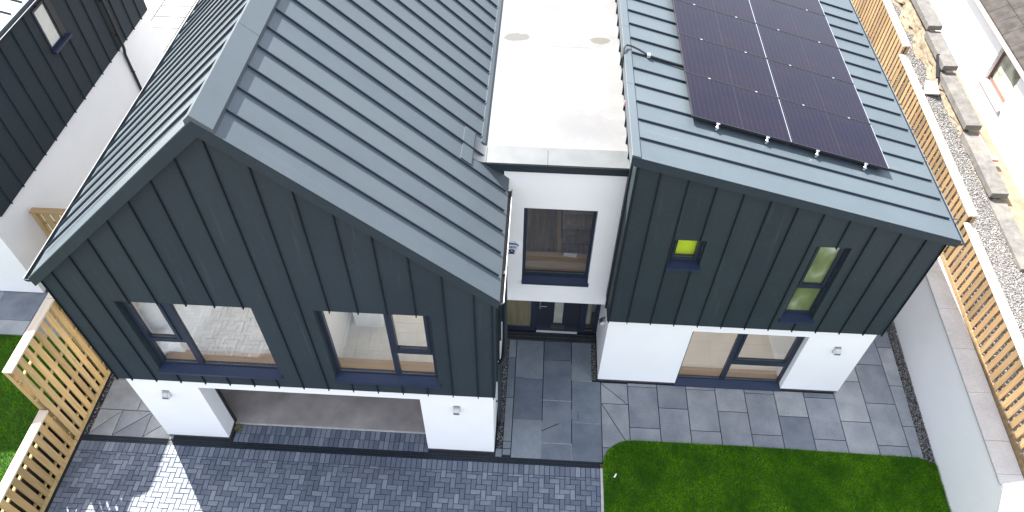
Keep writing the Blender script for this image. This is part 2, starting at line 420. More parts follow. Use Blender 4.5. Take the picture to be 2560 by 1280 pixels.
def pebbles(name, n, sampler, zf, size, mat, label=None):
    """loose stones: squashed, turned octahedra"""
    base = np.array([(1, 0, 0), (-1, 0, 0), (0, 1, 0), (0, -1, 0), (0, 0, 1), (0, 0, -1)], float)
    fc = np.array([(0, 2, 4), (2, 1, 4), (1, 3, 4), (3, 0, 4), (2, 0, 5), (1, 2, 5), (3, 1, 5), (0, 3, 5)])
    P = sampler(n); n = len(P)
    s = rng.uniform(.6, 1.3, (n, 1, 3)) * size * np.array([1, .8, .6])
    q, _ = np.linalg.qr(rng.normal(size=(n, 3, 3)))
    V = base[None] * s + rng.normal(0, size * .12, (n, 6, 3)); V = np.einsum('nij,nkj->nki', q, V)
    V[:, :, :2] += P[:, None, :]; V[:, :, 2] += (zf(P) + rng.uniform(-.2, .5, n) * size)[:, None]
    F = (fc[None] + 6 * np.arange(n)[:, None, None]).reshape(-1, 3)
    me = bpy.data.meshes.new(name); o = bpy.data.objects.new(name, me); col.objects.link(o)
    me.from_pydata(V.reshape(-1, 3).tolist(), [], F.tolist()); me.update(); me.materials.append(M[mat])
    return stuff(o)

def grass(name, n, sampler, zf, hmin=.03, hmax=.06):
    P = sampler(n); n = len(P)
    h = rng.uniform(hmin, hmax, n); a = rng.uniform(0, 2 * np.pi, n); w = rng.uniform(.003, .0055, n)
    lean = rng.normal(0, .022, (n, 2)); z = zf(P)
    V = np.zeros((n, 3, 3))
    V[:, 0, 0] = P[:, 0] - np.cos(a) * w; V[:, 0, 1] = P[:, 1] - np.sin(a) * w; V[:, 0, 2] = z
    V[:, 1, 0] = P[:, 0] + np.cos(a) * w; V[:, 1, 1] = P[:, 1] + np.sin(a) * w; V[:, 1, 2] = z
    V[:, 2, :2] = P + lean; V[:, 2, 2] = z + h
    me = bpy.data.meshes.new(name); o = bpy.data.objects.new(name, me); col.objects.link(o)
    me.vertices.add(3 * n); me.vertices.foreach_set('co', V.reshape(-1))
    me.loops.add(3 * n); me.loops.foreach_set('vertex_index', np.arange(3 * n))
    me.polygons.add(n); me.polygons.foreach_set('loop_start', np.arange(0, 3 * n, 3)); me.polygons.foreach_set('loop_total', np.full(n, 3))
    me.update(); me.validate(); me.materials.append(M['grass'])
    return stuff(o)

# ================================================================ SETTING
BX = lambda y: 8.69 + .044 * y           # garden face of the white boundary wall
GZ = lambda y: 1.56 + .035 * y           # gravel bank behind the right fence
SX = lambda y: 10.76 + .027 * y          # left face of the old stone wall

MB().box(-90, 90, -90, 90, -.4, -.06).build('ground', 'dirt', kind='structure')

# herringbone drive
mb = MB(); herring(mb, -8.2, 2.08, -6.6, -.345, .1, -.03, 0.)
x = -8.2
while x < 2.07:
    slab_into(mb, rect(x, min(x + .1, 2.08), -.345, -.14), -.03, 0., .0048, .004)
    if x > -5.27 and x < -1.38:
        slab_into(mb, rect(x, x + .1, .0, .19), -.03, 0., .0048, .004); slab_into(mb, rect(x, x + .1, .19, .385), -.03, 0., .0048, .004)
    x += .1
drive = mb.build('driveway', 'paver', kind='structure')
MB().box(-8.3, 2.08, -6.6, .39, -.055, -.012).build('driveway_bed', 'joint', kind='structure')
MB().box(2.085, 2.135, -6.6, -.14, -.05, .004).build('kerb', 'kerb', kind='structure')

# front path between the house blocks
mb = MB()
def column(mb, x0, x1, ys, z1=0.):
    for a, b in zip(ys[:-1], ys[1:]): slab_into(mb, rect(x0, x1, a, b), -.03, z1, .008, .002)
column(mb, .30 - .145, .325, [0.03, .165, .326, 1.31, 2.30, 2.76])
column(mb, .325, .925, [-.02, .816, 1.808, 2.76])
column(mb, .925, 1.53, [-.02, .33, 1.29, 2.278, 2.76])
column(mb, 1.53, 2.14, [-.02, .811, 1.79]); column(mb, 1.53, 1.965, [1.79, 2.76])
slab_into(mb, rect(0.02, .155, -.02, .165), -.03, 0., .008, .002)
mb.build('front_path', 'slabdk', kind='structure')

# patio
mb = MB()
def cut(poly, p, q):
    a, b = q[1] - p[1], -(q[0] - p[0]); c = a * p[0] + b * p[1]
    return [clip(poly, a, b, c), clip(poly, a, b, c, False)]
for s in cut(rect(2.14, 2.705, 1.285, 1.78), (2.14, 1.77), (2.69, 1.285)): slab_into(mb, s, -.03, 0., .008, .002)
for s in cut(rect(2.14, 2.705, .30, 1.285), (2.146, 1.285), (2.62, .45)): slab_into(mb, s, -.03, 0., .008, .002)
slab_into(mb, rect(2.14, 2.705, -.02, .30), -.03, 0.)
cx = [2.705, 3.325, 3.935, 4.545, 5.16, 5.78, 6.40, 7.04, 7.655, 8.27]
offs = [.773, 1.25, .775, 1.245, .76, 1.21, .73, 1.167, .67]
for i in range(9):
    ys = [.30, offs[i]]
    while ys[-1] < 9.5: ys.append(ys[-1] + .948)
    if cx[i + 1] <= 7.05: ys = [q for q in ys if q < 1.79] + [1.80]
    column(mb, cx[i], cx[i + 1], ys)
ys = [.30, 1.123, 2.066, 3.03, 3.98, 4.93, 5.9, 6.85, 7.8, 8.75]
for a, b in zip(ys[:-1], ys[1:]): slab_into(mb, [(8.27, a), (BX(a) - .215, a), (BX(b) - .215, b), (8.27, b)], -.03, 0.)
# slabs beside the left fence
for q in cut(rect(-7.80, -6.95, -.02, .555), (-7.80, -.02), (-7.05, .555)): pass
Y0 = -.02
for xa, xb in ((-8.10, -7.45), (-7.45, -6.80)):
    pass
lp = [[(-8.10, Y0), (-7.13, Y0), (-6.93, Y0), (-6.93, Y0)]]
for s in cut(rect(-8.12, -7.64, Y0, .555), (-8.12, .02), (-7.64, .545)): slab_into(mb, s, -.03, 0.)
for s in cut(rect(-7.64, -7.02, Y0, .555), (-7.64, .0), (-7.02, .545)): slab_into(mb, s, -.03, 0.)
for s in cut(rect(-7.02, -6.40, Y0, .555), (-7.02, .0), (-6.40, .555)): slab_into(mb, s, -.03, 0.)
column(mb, -8.12, -7.35, [.555, 1.26, 2.2, 3.1, 3.55]); column(mb, -7.35, -6.40, [.555, 1.30, 2.2, 3.1, 3.55])
mb.build('patio', 'slab', kind='structure')
mb = MB()
for a, b, c, d in ((.925, 1.53, 1.286, 1.296), (.925, 1.53, .326, .336), (.33, .92, .813, .819), (.50, .92, 1.805, 1.811), (1.53, 2.13, .807, .814), (1.54, 1.96, 1.787, 1.794), (.920, .929, -.01, .8), (1.526, 1.535, -.01, .34), (1.527, 1.533, .9, 1.1), (1.527, 1.533, 1.8, 2.2)):
    mb.box(a, b, c, d, -.02, .0015)
mb.build('front_path', 'mortar', kind='structure')
mb = MB(); mb.beam((.925, .588, .0005), (1.27, .768, .0005), (.46, -.89, 0), (0, 0, 1), .016, .0025); mb.beam((1.66, .88, .0005), (1.66, 1.07, .0005), (1, 0, 0), (0, 0, 1), .008, .002); mb.build('front_path', 'joint', kind='structure')
MB().box(-8.3, .0, -.02, 3.6, -.055, -.026).build('paving_bed', 'joint', kind='structure')
MB().box(0.0, 8.75, -.02, 9.5, -.055, -.027).build('paving_bed', 'joint', kind='structure')

# lawn in front of the right-hand block (rounded back-left corner)
def lawn_poly():
    p = [(2.14, -6.6)]; p.append((2.14, .0))
    for k in range(0, 10):
        t = k / 9 * math.pi / 2; p.append((2.14 + .62 * (1 - math.cos(t)), -.08 + .56 * math.sin(t)))
    p += [(5, .485), (8.4, .44), (BX(.40) - .24, .40), (BX(.33) - .02, .30), (BX(-.8) - .02, -.8), (BX(-3.6) - .02, -3.6), (8.5, -6.6)]
    return p
LP = lawn_poly()
mb = MB(); mb.hexa([(x, y, -.04) for x, y in LP], [(x, y, .012) for x, y in LP]); mb.build('lawn', 'turf', kind='structure')
def in_poly(P, poly):
    x, y = P[:, 0], P[:, 1]; ins = np.zeros(len(P), bool); n = len(poly)
    for i in range(n):
        (x0, y0), (x1, y1) = poly[i], poly[(i + 1) % n]
        if y0 == y1: continue
        c = ((y0 > y) != (y1 > y)) & (x < (x1 - x0) * (y - y0) / (y1 - y0) + x0); ins ^= c
    return ins
def box_sampler(x0, x1, y0, y1, poly=None):
    def s(n):
        P = np.stack([rng.uniform(x0, x1, n), rng.uniform(y0, y1, n)], 1)
        return P if poly is None else P[in_poly(P, poly)]
    return s
ZL = .95
def front_s(n):
    A = box_sampler(2.1, 9.0, -1.5, .5, LP)(int(n * .85)); B = box_sampler(2.1, 9.6, -4.0, -1.5, LP)(int(n * .15)); return np.concatenate([A, B])
grass('grass', 125000, front_s, lambda P: np.full(len(P), .01))
# raised plot on the left (neighbour's level)
mb = MB(); mb.box(-30, -8.44, -7, 1.62, -.06, ZL); mb.build('raised_ground', 'turf', kind='structure')
mb = MB(); mb.box(-30, -8.44, 1.62, 3.6, -.06, ZL + .02); mb.box(-30, -6.62, 3.6, 40, -.06, ZL + .02); mb.build('raised_ground', 'soil', kind='structure')
mb = MB(); mb.box(-8.44, -8.40, -7, 3.6, -.05, .90); mb.build('raised_ground', 'soil', kind='structure')
def left_s(n):
    A = box_sampler(-11.3, -8.46, -1.9, 1.62)(int(n * .9)); B = box_sampler(-14, -8.46, -4, -1.9)(int(n * .1)); return np.concatenate([A, B])
grass('grass', 62000, left_s, lambda P: np.full(len(P), ZL - .005))
mb = MB()
xe = [-8.46, -9.05, -9.75, -10.65, -11.55, -12.45]
for i in range(5):
    ys = [1.60, 1.95 if i % 2 == 0 else 2.25, 2.72]
    for a, b in zip(ys[:-1], ys[1:]): slab_into(mb, rect(xe[i + 1], xe[i], a, b), ZL, ZL + .045, .004, .002)
    if i == 0: slab_into(mb, rect(-9.75, -8.46, 2.72, 3.55), ZL, ZL + .045)
mb.build('neighbour_path', 'slab', kind='structure')
mb = MB()
for i in range(9):
    for j in range(16):
        slab_into(mb, rect(-15.5 + i, -14.5 + i, 10.3 + j * .62 + (0.3 if i % 2 else 0), 10.92 + j * .62 + (0.3 if i % 2 else 0)), ZL, ZL + .05, .013, .002)
mb.build('terrace', 'paleslab', kind='structure')

# bank behind the right-hand boundary wall
mb = MB(); ys = [-7, -3, 0, 3, 6, 9, 12, 16, 22, 40]
for a, b in zip(ys[:-1], ys[1:]):
    o = .06 if b > .5 else .45
    mb.hexa([(BX(a) + o, a, -.06), (SX(a) + .3, a, -.06), (SX(b) + .3, b, -.06), (BX(b) + o, b, -.06)],
            [(BX(a) + o, a, GZ(a) - .03), (SX(a) + .3, a, GZ(a) - .03), (SX(b) + .3, b, GZ(b) - .03), (BX(b) + o, b, GZ(b) - .03)])
mb.build('gravel_bank', 'grit', kind='structure')
mb = MB(); mb.box(11.15, 40, -8, 40, -.06, 1.74); mb.build('lower_yard', 'dirt', kind='structure')

def gr_s(n):
    y = rng.uniform(.5, 15, n); x = rng.uniform(0, 1, n) * (SX(y) - BX(y) - .40) + BX(y) + .5
    return np.stack([x, y], 1)
pebbles('gravel', 46000, gr_s, lambda P: GZ(P[:, 1]) - .022, .019, 'gravel_lt')
pebbles('gravel', 1500, box_sampler(.04, .15, .17, 2.76), lambda P: np.full(len(P), -.012), .013, 'gravel_dk')
pebbles('gravel', 700, box_sampler(1.965, 2.06, 1.83, 2.76), lambda P: np.full(len(P), -.012), .013, 'gravel_dk')
pebbles('gravel', 900, box_sampler(-8.21, -8.11, -.02, 3.5), lambda P: np.full(len(P), -.012), .013, 'gravel_dk')
def gs(n):
    y = rng.uniform(.36, 6.5, n); x = BX(y) - rng.uniform(.0, .22, n); return np.stack([x, y], 1)
pebbles('gravel', 6500, gs, lambda P: np.full(len(P), -.012), .014, 'gravel_dk')

# ================================================================ DETACHED HOUSE
H = thing('detached_house', 'modern white and anthracite house with gabled block and solar roof block around a flat roof', 'house', (HB[0], HB[1], 0))
RX, RZ, EZ = -3.2652, 8.2736, 5.2346
EL, ER = -6.62, .13
SLR = (RZ - EZ) / (ER - RX)
slope_r = lambda x: RZ - SLR * (x - RX)
slope_l = lambda x: RZ - SLR * (RX - x)
YB = 9.2
W1 = (-5.70, -3.61, 2.64, 4.61); W2 = (-2.67, -.91, 2.64, 4.62)
# --- gable block, ground floor
mb = MB(); mb.wall_y(-6.5, 0, .07, 2.30, .05, .39, [(-5.27, -1.30, .07, 2.01)])
mb.box(-6.5, -6.2, .391, YB, .07, 2.34); mb.box(-.25, 0, .391, YB, .07, 2.34); mb.box(-6.2, -.25, YB - .3, YB, .07, 2.3)
mb.build('ground_floor_wall', 'render', H)
mb = MB(); mb.box(-6.49, -5.262, .06, .385, -.02, .07); mb.box(-6.49, -6.3, .385, YB, -.02, .07); mb.build('brick_plinth', 'brick', H)
mb = MB(); mb.box(-1.31, -.01, .06, .385, -.02, .07); mb.box(-.2, -.01, .385, YB, -.02, .07); mb.build('brick_plinth', 'brick', H)
mb = MB(); mb.box(-6.2, -.25, .389, YB - .3, -.01, .022); gf = mb.build('garage_floor', 'floor_conc', H)
mb = MB(); mb.box(-5.3, -1.25, .386, .41, -.02, .026); mb.build('threshold_edge', 'kerb', H)
mb = MB(); mb.box(-6.2, -.25, .392, YB - .3, 2.18, 2.29); mb.box(-6.2, -.25, 6.2, 6.3, .03, 2.18); mb.build('garage_lining', 'plaster', H)
mb = MB(); mb.box(-5.33, -5.245, .392, .46, .02, 2.1); mb.box(-1.325, -1.24, .392, .46, .02, 2.1); mb.box(-5.245, -1.325, .392, .46, 2.02, 2.1); mb.build('garage_frame', 'black', H)
# --- gable cladding
def ribs_front(mb, xs, y, z0, ztop, wins, w=.014, d=.027):
    for x in xs:
        segs = [(z0 - .018, ztop(x))]
        for a, b, c, e in wins:
            if a - .01 < x < b + .01: segs = [(z0 - .018, c - .035), (e - .02, ztop(x))]
        for s0, s1 in segs: mb.box(x - w / 2, x + w / 2, y - d, y + .004, s0, s1)
zs = 5.0
xl, xr = -6.611, .042
mb = MB(); mb.wall_y(xl, xr, 2.287, zs, 0, .12, [W1, W2])
mb.prism_y([(xl, zs), (xr, zs), (xr, slope_r(xr) - .1), (RX, RZ - .1), (xl, slope_l(xl) - .1)], 0, .12)
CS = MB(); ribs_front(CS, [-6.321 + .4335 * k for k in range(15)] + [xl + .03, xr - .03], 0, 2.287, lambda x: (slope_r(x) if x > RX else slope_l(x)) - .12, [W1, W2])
mb.box(xr - .06, xr, .121, YB, 2.287, 5.2); mb.box(xl, xl + .06, .121, YB, 2.287, 5.2)
for k in range(20):
    yy = .34 + .43 * k
    mb.box(xr - .002, xr + .028, yy - .008, yy + .008, 2.27, 5.15); mb.box(xl - .028, xl + .002, yy - .008, yy + .008, 2.27, 5.15)
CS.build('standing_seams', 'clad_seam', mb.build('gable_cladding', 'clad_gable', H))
# --- rooms behind
FL = 2.42
mb = MB(); mb.wall_y(-6.5, -.02, 2.31, 5.15, .125, .33, [W1, W2])
mb.box(-6.5, -6.3, .331, YB, 2.35, 5.1); mb.box(-.2, -.02, .331, YB, 2.35, 5.1)
mb.box(-5.80, -5.355, .331, 1.75, FL, 4.92); mb.box(-2.86, -2.725, .331, 2.6, FL, 4.92); mb.box(-2.6, -2.1, 1.25, 1.75, FL, 3.35)
mb.box(-2.725, -2.70, .40, 2.6, FL, FL + .14)
mb.wall_y(-6.3, -.2, 2.35, 4.92, YB - .25, YB, [(-6.0, -3.6, 2.45, 4.75), (-2.8, -.5, 2.45, 4.75)])  # large unseen rear openings, shaped to let sun brighten the rooms
mb.build('room_lining', 'plaster', H)
mb = MB(); mb.box(-6.3, -.2, .331, YB, 2.30, FL - .012)
herring(mb, -5.66, -2.86, .331, 4.2, .1, FL - .012, FL, .002, .001); herring(mb, -2.72, -.2, .331, 4.2, .21, FL - .012, FL, .002, .001)
mb.build('room_floor', 'floor_lvt', H)
# --- gable roof
TH = .17
up_r = Vector((SLR, 0, 1)).normalized(); up_l = Vector((-SLR, 0, 1)).normalized()
mb = MB()
mb.prism_y([(RX, RZ), (ER, EZ), (ER - .02, EZ - TH), (RX, RZ - TH - .06)], -.12, YB + .1)
mb.prism_y([(RX, RZ), (EL, EZ), (EL + .02, EZ - TH), (RX, RZ - TH - .06)], -.12, 5.8)
mb.prism_y([(RX, RZ), (EL, EZ), (EL + .02, EZ - TH), (RX, RZ - TH - .06)], 9.0, YB + .1)
for xa, xb in ((RX, -3.45), (-5.35, EL)):
    mb.prism_y([(xa, slope_l(xa)), (xb, slope_l(xb)), (xb, slope_l(xb) - TH - .03), (xa, slope_l(xa) - TH - .03)], 5.8, 9.0)
SE = MB()
for k in range(21):
    y = .30 + .432 * k
    SE.beam((RX + .17, y, slope_r(RX + .17)), ((ER - .05) if y < 2.72 else -.37, y, slope_r((ER - .05) if y < 2.72 else -.37)), (0, 1, 0), up_r, .013, .033)
    for xa, xb in (((RX - .10, EL + .09),) if not 5.6 < y < 9.1 else ((RX - .10, -3.40), (-5.40, EL + .09))):
        SE.beam((xa, y, slope_l(xa)), (xb, y, slope_l(xb)), (0, 1, 0), up_l, .013, .033)
# folded verge edge
for a, b, u in (((RX, -.115, RZ), (ER, -.115, EZ), up_r), ((RX, -.115, RZ), (EL, -.115, EZ), up_l)):
    mb.beam(a, b, (0, 1, 0), u, .02, .008)
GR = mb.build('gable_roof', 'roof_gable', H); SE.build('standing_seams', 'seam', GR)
MB().hexa([(-5.35, 5.8, slope_l(-5.35) + .005), (-3.45, 5.8, slope_l(-3.45) + .005), (-3.45, 9.0, slope_l(-3.45) + .005), (-5.35, 9.0, slope_l(-5.35) + .005)], [(-5.35, 5.8, slope_l(-5.35) + .02), (-3.45, 5.8, slope_l(-3.45) + .02), (-3.45, 9.0, slope_l(-3.45) + .02), (-5.35, 9.0, slope_l(-5.35) + .02)]).build('added_roof_light', 'glass', GR)  # unseen glazed opening added to pour sun into the upper rooms
mb = MB(); q = TH + .08
mb.prism_y([(RX, RZ - q), (ER - .3, slope_r(ER - .3) - q), (ER - .3, slope_r(ER - .3) - q - .02), (RX, RZ - q - .02)], .34, YB - .3)
mb.prism_y([(RX, RZ - q), (EL + .32, slope_l(EL + .32) - q), (EL + .32, slope_l(EL + .32) - q - .02), (RX, RZ - q - .02)], .34, 5.79)
mb.prism_y([(-6.2, 5.1), (-.3, 5.1), (-.3, slope_r(-.3) - q), (RX, RZ - q - .02), (-6.2, slope_l(-6.2) - q)], .122, .332)
mb.build('vaulted_ceiling', 'plaster', H)
mb = MB()
lc = lambda x: slope_r(x) + .045
yj = [-.125, 1.72, 4.72, 7.72, YB + .11]
for a, b in zip(yj[:-1], yj[1:]):
    mb.prism_y([(RX, RZ + .075), (RX + .215, slope_r(RX + .215) + .075), (RX + .215, slope_r(RX + .215) + .002), (RX, RZ - .02), (RX - .085, slope_l(RX - .085) + .002), (RX - .085, slope_l(RX - .085) + .07)], a + .003, b - .003)
mb.build('ridge_cap', 'roof', GR)
for sx, sl in ((1, (ER, EZ)), (-1, (EL, EZ))):
    xe_ = sl[0] - sx * .02
    MB().prism_y([(RX, RZ - .012), (sl[0], EZ - .012), (xe_, EZ - TH - .004), (RX, RZ - TH - .065)], -.126, -.121).build('verge_board', 'clad', GR)
mb = MB()   # patch of flashing on the slope
for x0, x1, y0, y1, h in ((-.615, -.46, 2.09, 2.84, .016), (-.355, -.30, 2.75, YB, .02)):
    p = [(x0, y0), (x1, y0), (x1, y1), (x0, y1)]
    mb.hexa([(x, y, slope_r(x) + .001) for x, y in p], [(x + h * up_r.x, y, slope_r(x) + h * up_r.z + .002) for x, y in p])
mb.build('roof_flashing', 'roof', GR)
def gutter(side, x, z, y0, y1, r=.062):
    n = 10; mo, mi = MB(), MB()
    for i in range(n):
        t0, t1 = math.pi + math.pi * i / n, math.pi + math.pi * (i + 1) / n
        P = lambda t, rr: (x + rr * math.cos(t), z + rr * math.sin(t))
        a, b, c, d = P(t0, r), P(t1, r), P(t1, r - .004), P(t0, r - .004)
        mo.extrude([(a[0], y0, a[1]), (b[0], y0, b[1]), (c[0], y0, c[1]), (d[0], y0, d[1])], (0, y1 - y0, 0))
    pts = [(x + r * math.cos(math.pi + math.pi * i / n), y0 - .004, z + r * math.sin(math.pi + math.pi * i / n)) for i in range(n + 1)]
    mo.extrude(pts, (0, .004, 0))
    li = MB().tube([(x + side * r, y0, z + .002), (x + side * r, y1, z + .002)], .0075, 8)
    return mo, li
g, li = gutter(1, .140, 5.19, -.11, 2.18, .05); li.build('gutter_lip', 'lip', g.build('gutter', 'galv', H))
g, li = gutter(-1, EL - .04, 5.20, -.11, YB, .056); li.build('gutter_lip', 'lip', g.build('gutter', 'trim', H))
mb = MB(); mb.box(.10, .145, -.10, 2.17, 5.155, 5.159); mb.box(.105, .175, .42, .48, 5.16, 5.185)
mb.build('gutter_debris', 'litter', H)
mb = MB()   # outlet and downpipe at the entrance side
mb.tube([(.145, .70, 5.14), (.155, .70, 5.0), (.165, .70, 2.62), (.15, .70, 2.5), (.085, .70, 2.30), (.07, .70, 2.18), (.07, .70, .03)], .04, 14)
for z in (4.1, 2.0, .9): mb.tube([(.10, .70, z), (.10, .70, z + .05)], .001, 4); mb.box(.0, .12, .69, .71, z, z + .03)
mb.tube([(.07, .70, 2.05), (.07, .70, 2.16)], .047, 14); mb.tube([(.165, .70, 2.6), (.165, .70, 2.72)], .047, 14)
mb.build('downpipe', 'trim', H, smooth=False)

# --- windows
def window(name, parent, op, yf, cols, sashes, sill=None, fw=.065, fd=.07, glass='glass', label=None, board=None):
    """frame at depth yf inside opening op=(x0,x1,z0,z1); cols = list of (x0,x1,z0,z1) glazed lights; sashes = lights that open"""
    x0, x1, z0, z1 = op; zb = z0 + .05
    mb = MB(); mb.wall_y(x0 + .002, x1 - .002, zb, z1 - .002, yf, yf + fd, cols)
    fr = mb.build(name, 'frame', parent, label=label)
    if sashes:
        mb = MB()
        for a, b, c, d in sashes: mb.wall_y(a - .045, b + .045, c - .045, d + .045, yf - .022, yf - .001, [(a + .004, b - .004, c + .004, d - .004)])
        mb.build('sash', 'frame', fr)
    for a, b, c, d in cols:
        mb = MB(); mb.box(a - .01, b + .01, yf + .03, yf + .042, c - .01, d + .01); mb.build('pane', glass, fr)
    for a, b, c, d in cols: MB().box(a, b, yf + .012, yf + .028, c + .0, c + .012).build('glazing_bead', 'galv', fr)
    if sill:
        sx0, sx1, yo, drop = sill
        mb = MB(); mb.prism_x([(yf - .002, zb + .012), (yf - .002, zb - .03), (yo + .012, zb - .03 - drop), (yo + .012, zb - drop - .06), (yo, zb - drop - .06), (yo, zb - drop)], sx0, sx1)
        mb.build('sill', 'sill', fr)
    if board:
        mb = MB(); mb.box(*board); mb.build('window_board', 'oak', fr)
    return fr
window('window', H, W1, .11, [(-5.60, -5.125, 3.50, 4.53), (-5.62, -5.04, 2.735, 3.38), (-4.945, -3.68, 2.735, 4.53)], [(-5.60, -5.125, 3.50, 4.53)],
       (-5.70, -3.585, -.055, .02), board=(-5.66, -3.55, .185, .38, 2.685, 2.725))
window('window', H, W2, .11, [(-2.60, -1.655, 2.735, 4.55), (-1.535, -1.04, 3.52, 4.52), (-1.565, -.98, 2.735, 3.385)], [(-1.535, -1.04, 3.52, 4.52)],
       (-2.68, -.885, -.055, .02), board=(-2.72, -.85, .185, .38, 2.685, 2.725))

# --- link block
LW = (.385, 1.645, 2.56, 4.57)
mb = MB(); mb.wall_y(.045, 2.04, 1.95, 5.47, 2.38, 2.66, [LW]); mb.build('link_wall', 'render', H)
mb = MB(); mb.box(.045, 2.06, 2.661, 3.4, 1.951, 2.02); mb.build('porch_soffit', 'render', H)
mb = MB(); mb.box(-.72, 2.04, 2.70, 8.0, 5.44, 5.58); mb.box(-.72, .3, 8.001, 9.6, 5.44, 5.58); mb.box(1.7, 2.04, 8.001, 9.6, 5.44, 5.58); mb.box(.301, 1.699, 9.3, 9.6, 5.44, 5.58)  # gap at the unseen back added to brighten the landing
FR = mb.build('flat_roof', 'membrane', H)
for y in (4.72, 5.66): MB().box(-.2, 1.5, y, y + .006, 5.579, 5.5815).build('membrane_lap', 'membrane', FR)
mb = MB()
for x0, x1 in ((-.235, .735), (.741, 2.03)): mb.hexa([(x0, 2.31, 5.60), (x1, 2.31, 5.60), (x1, 2.70, 5.61), (x0, 2.70, 5.61)], [(x0, 2.31, 5.635), (x1, 2.31, 5.635), (x1, 2.70, 5.65), (x0, 2.70, 5.65)])
# curved upstand dressing the capping onto the slope
pl = []
for k in range(9):
    t = k / 8; xa = -.241 - .215 * t; pl.append((xa, 5.637 + .14 * t * t, 2.31 - .06 * t ** 1.3, 2.70 - .02 * t if t < .3 else 2.69 + .16 * ((t - .3) / .7) ** 2))
for a, b in zip(pl[:-1], pl[1:]):
    mb.hexa([(a[0], a[2], a[1] - .02), (b[0], b[2], b[1] - .02), (b[0], b[3], b[1] - .02), (a[0], a[3], a[1] - .02)], [(a[0], a[2], a[1]), (b[0], b[2], b[1]), (b[0], b[3], b[1]), (a[0], a[3], a[1])])
mb.build('capping', 'capping', FR)
mb = MB(); mb.box(-.30, 2.03, 2.33, 2.37, 5.44, 5.60); mb.box(-.30, 2.03, 2.371, 2.70, 5.47, 5.60); mb.build('fascia', 'trim', FR)
window('window', H, LW, 2.50, [(.445, 1.585, 2.70, 4.50)], [], (.385, 1.66, 2.335, .02))
lk = MB(); lk.box(.2, 1.95, 2.58, 3.06, 2.60, 2.66); lk.build('window_board', 'oak', H)
mb = MB(); mb.box(.05, 2.02, 2.67, 9.6, 2.05, 2.30); mb.build('landing_floor', 'floor_dark', H)
mb = MB()
for k in range(9): mb.box(1.16, 2.0, 3.3 + .26 * k, 3.56 + .26 * k, 2.31, 2.36 + .17 * k)
mb.build('staircase', 'floor_dark', H)
mb = MB(); mb.box(1.06, 1.14, 3.1, 6, 2.31, 2.42); mb.build('stair_string', 'oak', H)
mb = MB(); mb.box(.05, .10, 2.67, 9.6, 2.3, 5.43); mb.box(1.98, 2.03, 2.67, 9.6, 2.3, 5.43); mb.box(.1, 1.98, 9.5, 9.6, 2.3, 5.43); mb.build('landing_lining', 'plaster', H)

# --- front door set
ED = MB().wall_y(.03, 2.08, 0.02, 2.0, 3.0, 3.08, [(.075, .60, .17, 1.92), (.72, 1.66, .05, 1.96), (1.80, 1.975, .12, 1.92)]).build('entrance_door', 'frame', H)
MB().box(.725, 1.655, 3.012, 3.06, .055, 1.955).build('door_leaf', 'door', ED)
MB().box(1.10, 1.29, 3.004, 3.02, .36, 1.7).build('vision_panel', 'obscure', ED)
MB().wall_y(1.06, 1.33, .29, 1.74, 2.998, 3.013, [(1.10, 1.29, .36, 1.70)]).build('panel_trim', 'door', ED)
MB().box(1.10, 1.29, 2.995, 3.004, .355, .385).build('panel_bead', 'steel', ED)
MB().box(1.05, 1.345, 2.99, 3.013, .17, .245).build('letterbox', 'steel', ED)
mb = MB(); mb.box(.77, .81, 2.992, 3.013, .86, 1.12); mb.tube([(.79, 2.99, 1.02), (.79, 2.95, 1.02)], .012, 8); mb.tube([(.785, 2.95, 1.02), (.93, 2.95, 1.02)], .011, 8)
mb.build('handle', 'steel', ED)
MB().box(.74, 1.645, 2.955, 3.0, .045, .062).build('threshold_bar', 'lens', ED)
MB().box(.07, .605, 3.02, 3.03, .165, 1.925).build('pane', 'reeded', ED, label='left sidelight with streaked brown blind')
MB().box(1.795, 1.98, 3.02, 3.03, .115, 1.925).build('pane', 'glass', ED)
for a, b, c in ((.075, .60, .17), (1.80, 1.975, .12)): MB().box(a, b, 3.002, 3.018, c, c + .02).build('glazing_bead', 'galv', ED)
mb = MB(); mb.box(.03, 2.08, 3.1, 5.5, -.01, .02); mb.build('hall_floor', 'floor_dark', H)
mb = MB(); mb.box(1.4, 2.1, 3.6, 3.7, .02, 2.0); mb.build('hall_wall', 'plaster', H)

# --- right block
QX0, QX1, YR = 2.03, 7.175, 1.77
MZ = lambda x: 6.462 - .2713 * (x - 1.934)
BW = (3.70, 5.91, .02, 1.985)
mb = MB(); mb.wall_y(2.073, 7.105, .07, 2.24, 1.82, 2.10, [(BW[0], BW[1], .07, BW[3])])
mb.box(2.073, 2.33, 2.101, 10, .07, 2.24); mb.box(6.85, 7.105, 2.101, 10, .07, 2.24); mb.box(2.33, 6.85, 9.7, 10, .07, 2.24)
mb.build('wing_wall', 'render', H)
mb = MB(); mb.box(2.083, BW[0] + .01, 1.83, 2.09, -.02, .07); mb.box(BW[1] - .01, 7.095, 1.83, 2.09, -.02, .07); mb.box(BW[0] + .01, BW[1] - .01, 1.84, 2.09, -.02, .008); mb.box(2.083, 2.3, 2.09, 10, -.02, .07); mb.box(6.9, 7.095, 2.09, 10, -.02, .07)
mb.build('brick_plinth', 'brick', H)
WS = (2.87, 3.40, 3.92, 4.61); WT = (5.17, 5.74, 2.57, 4.60)
mb = MB(); mb.wall_y(QX0, QX1, 2.235, 4.75, YR, YR + .12, [WS, WT])
mb.prism_y([(QX0, 4.75), (QX1, 4.75), (QX1, MZ(QX1) - .06), (QX0, MZ(QX0) - .06)], YR, YR + .12)
CS = MB(); ribs_front(CS, [2.404 + .4395 * k for k in range(11)] + [QX0 + .03, QX1 - .03], YR, 2.235, lambda x: MZ(x) - .08, [WS, WT])
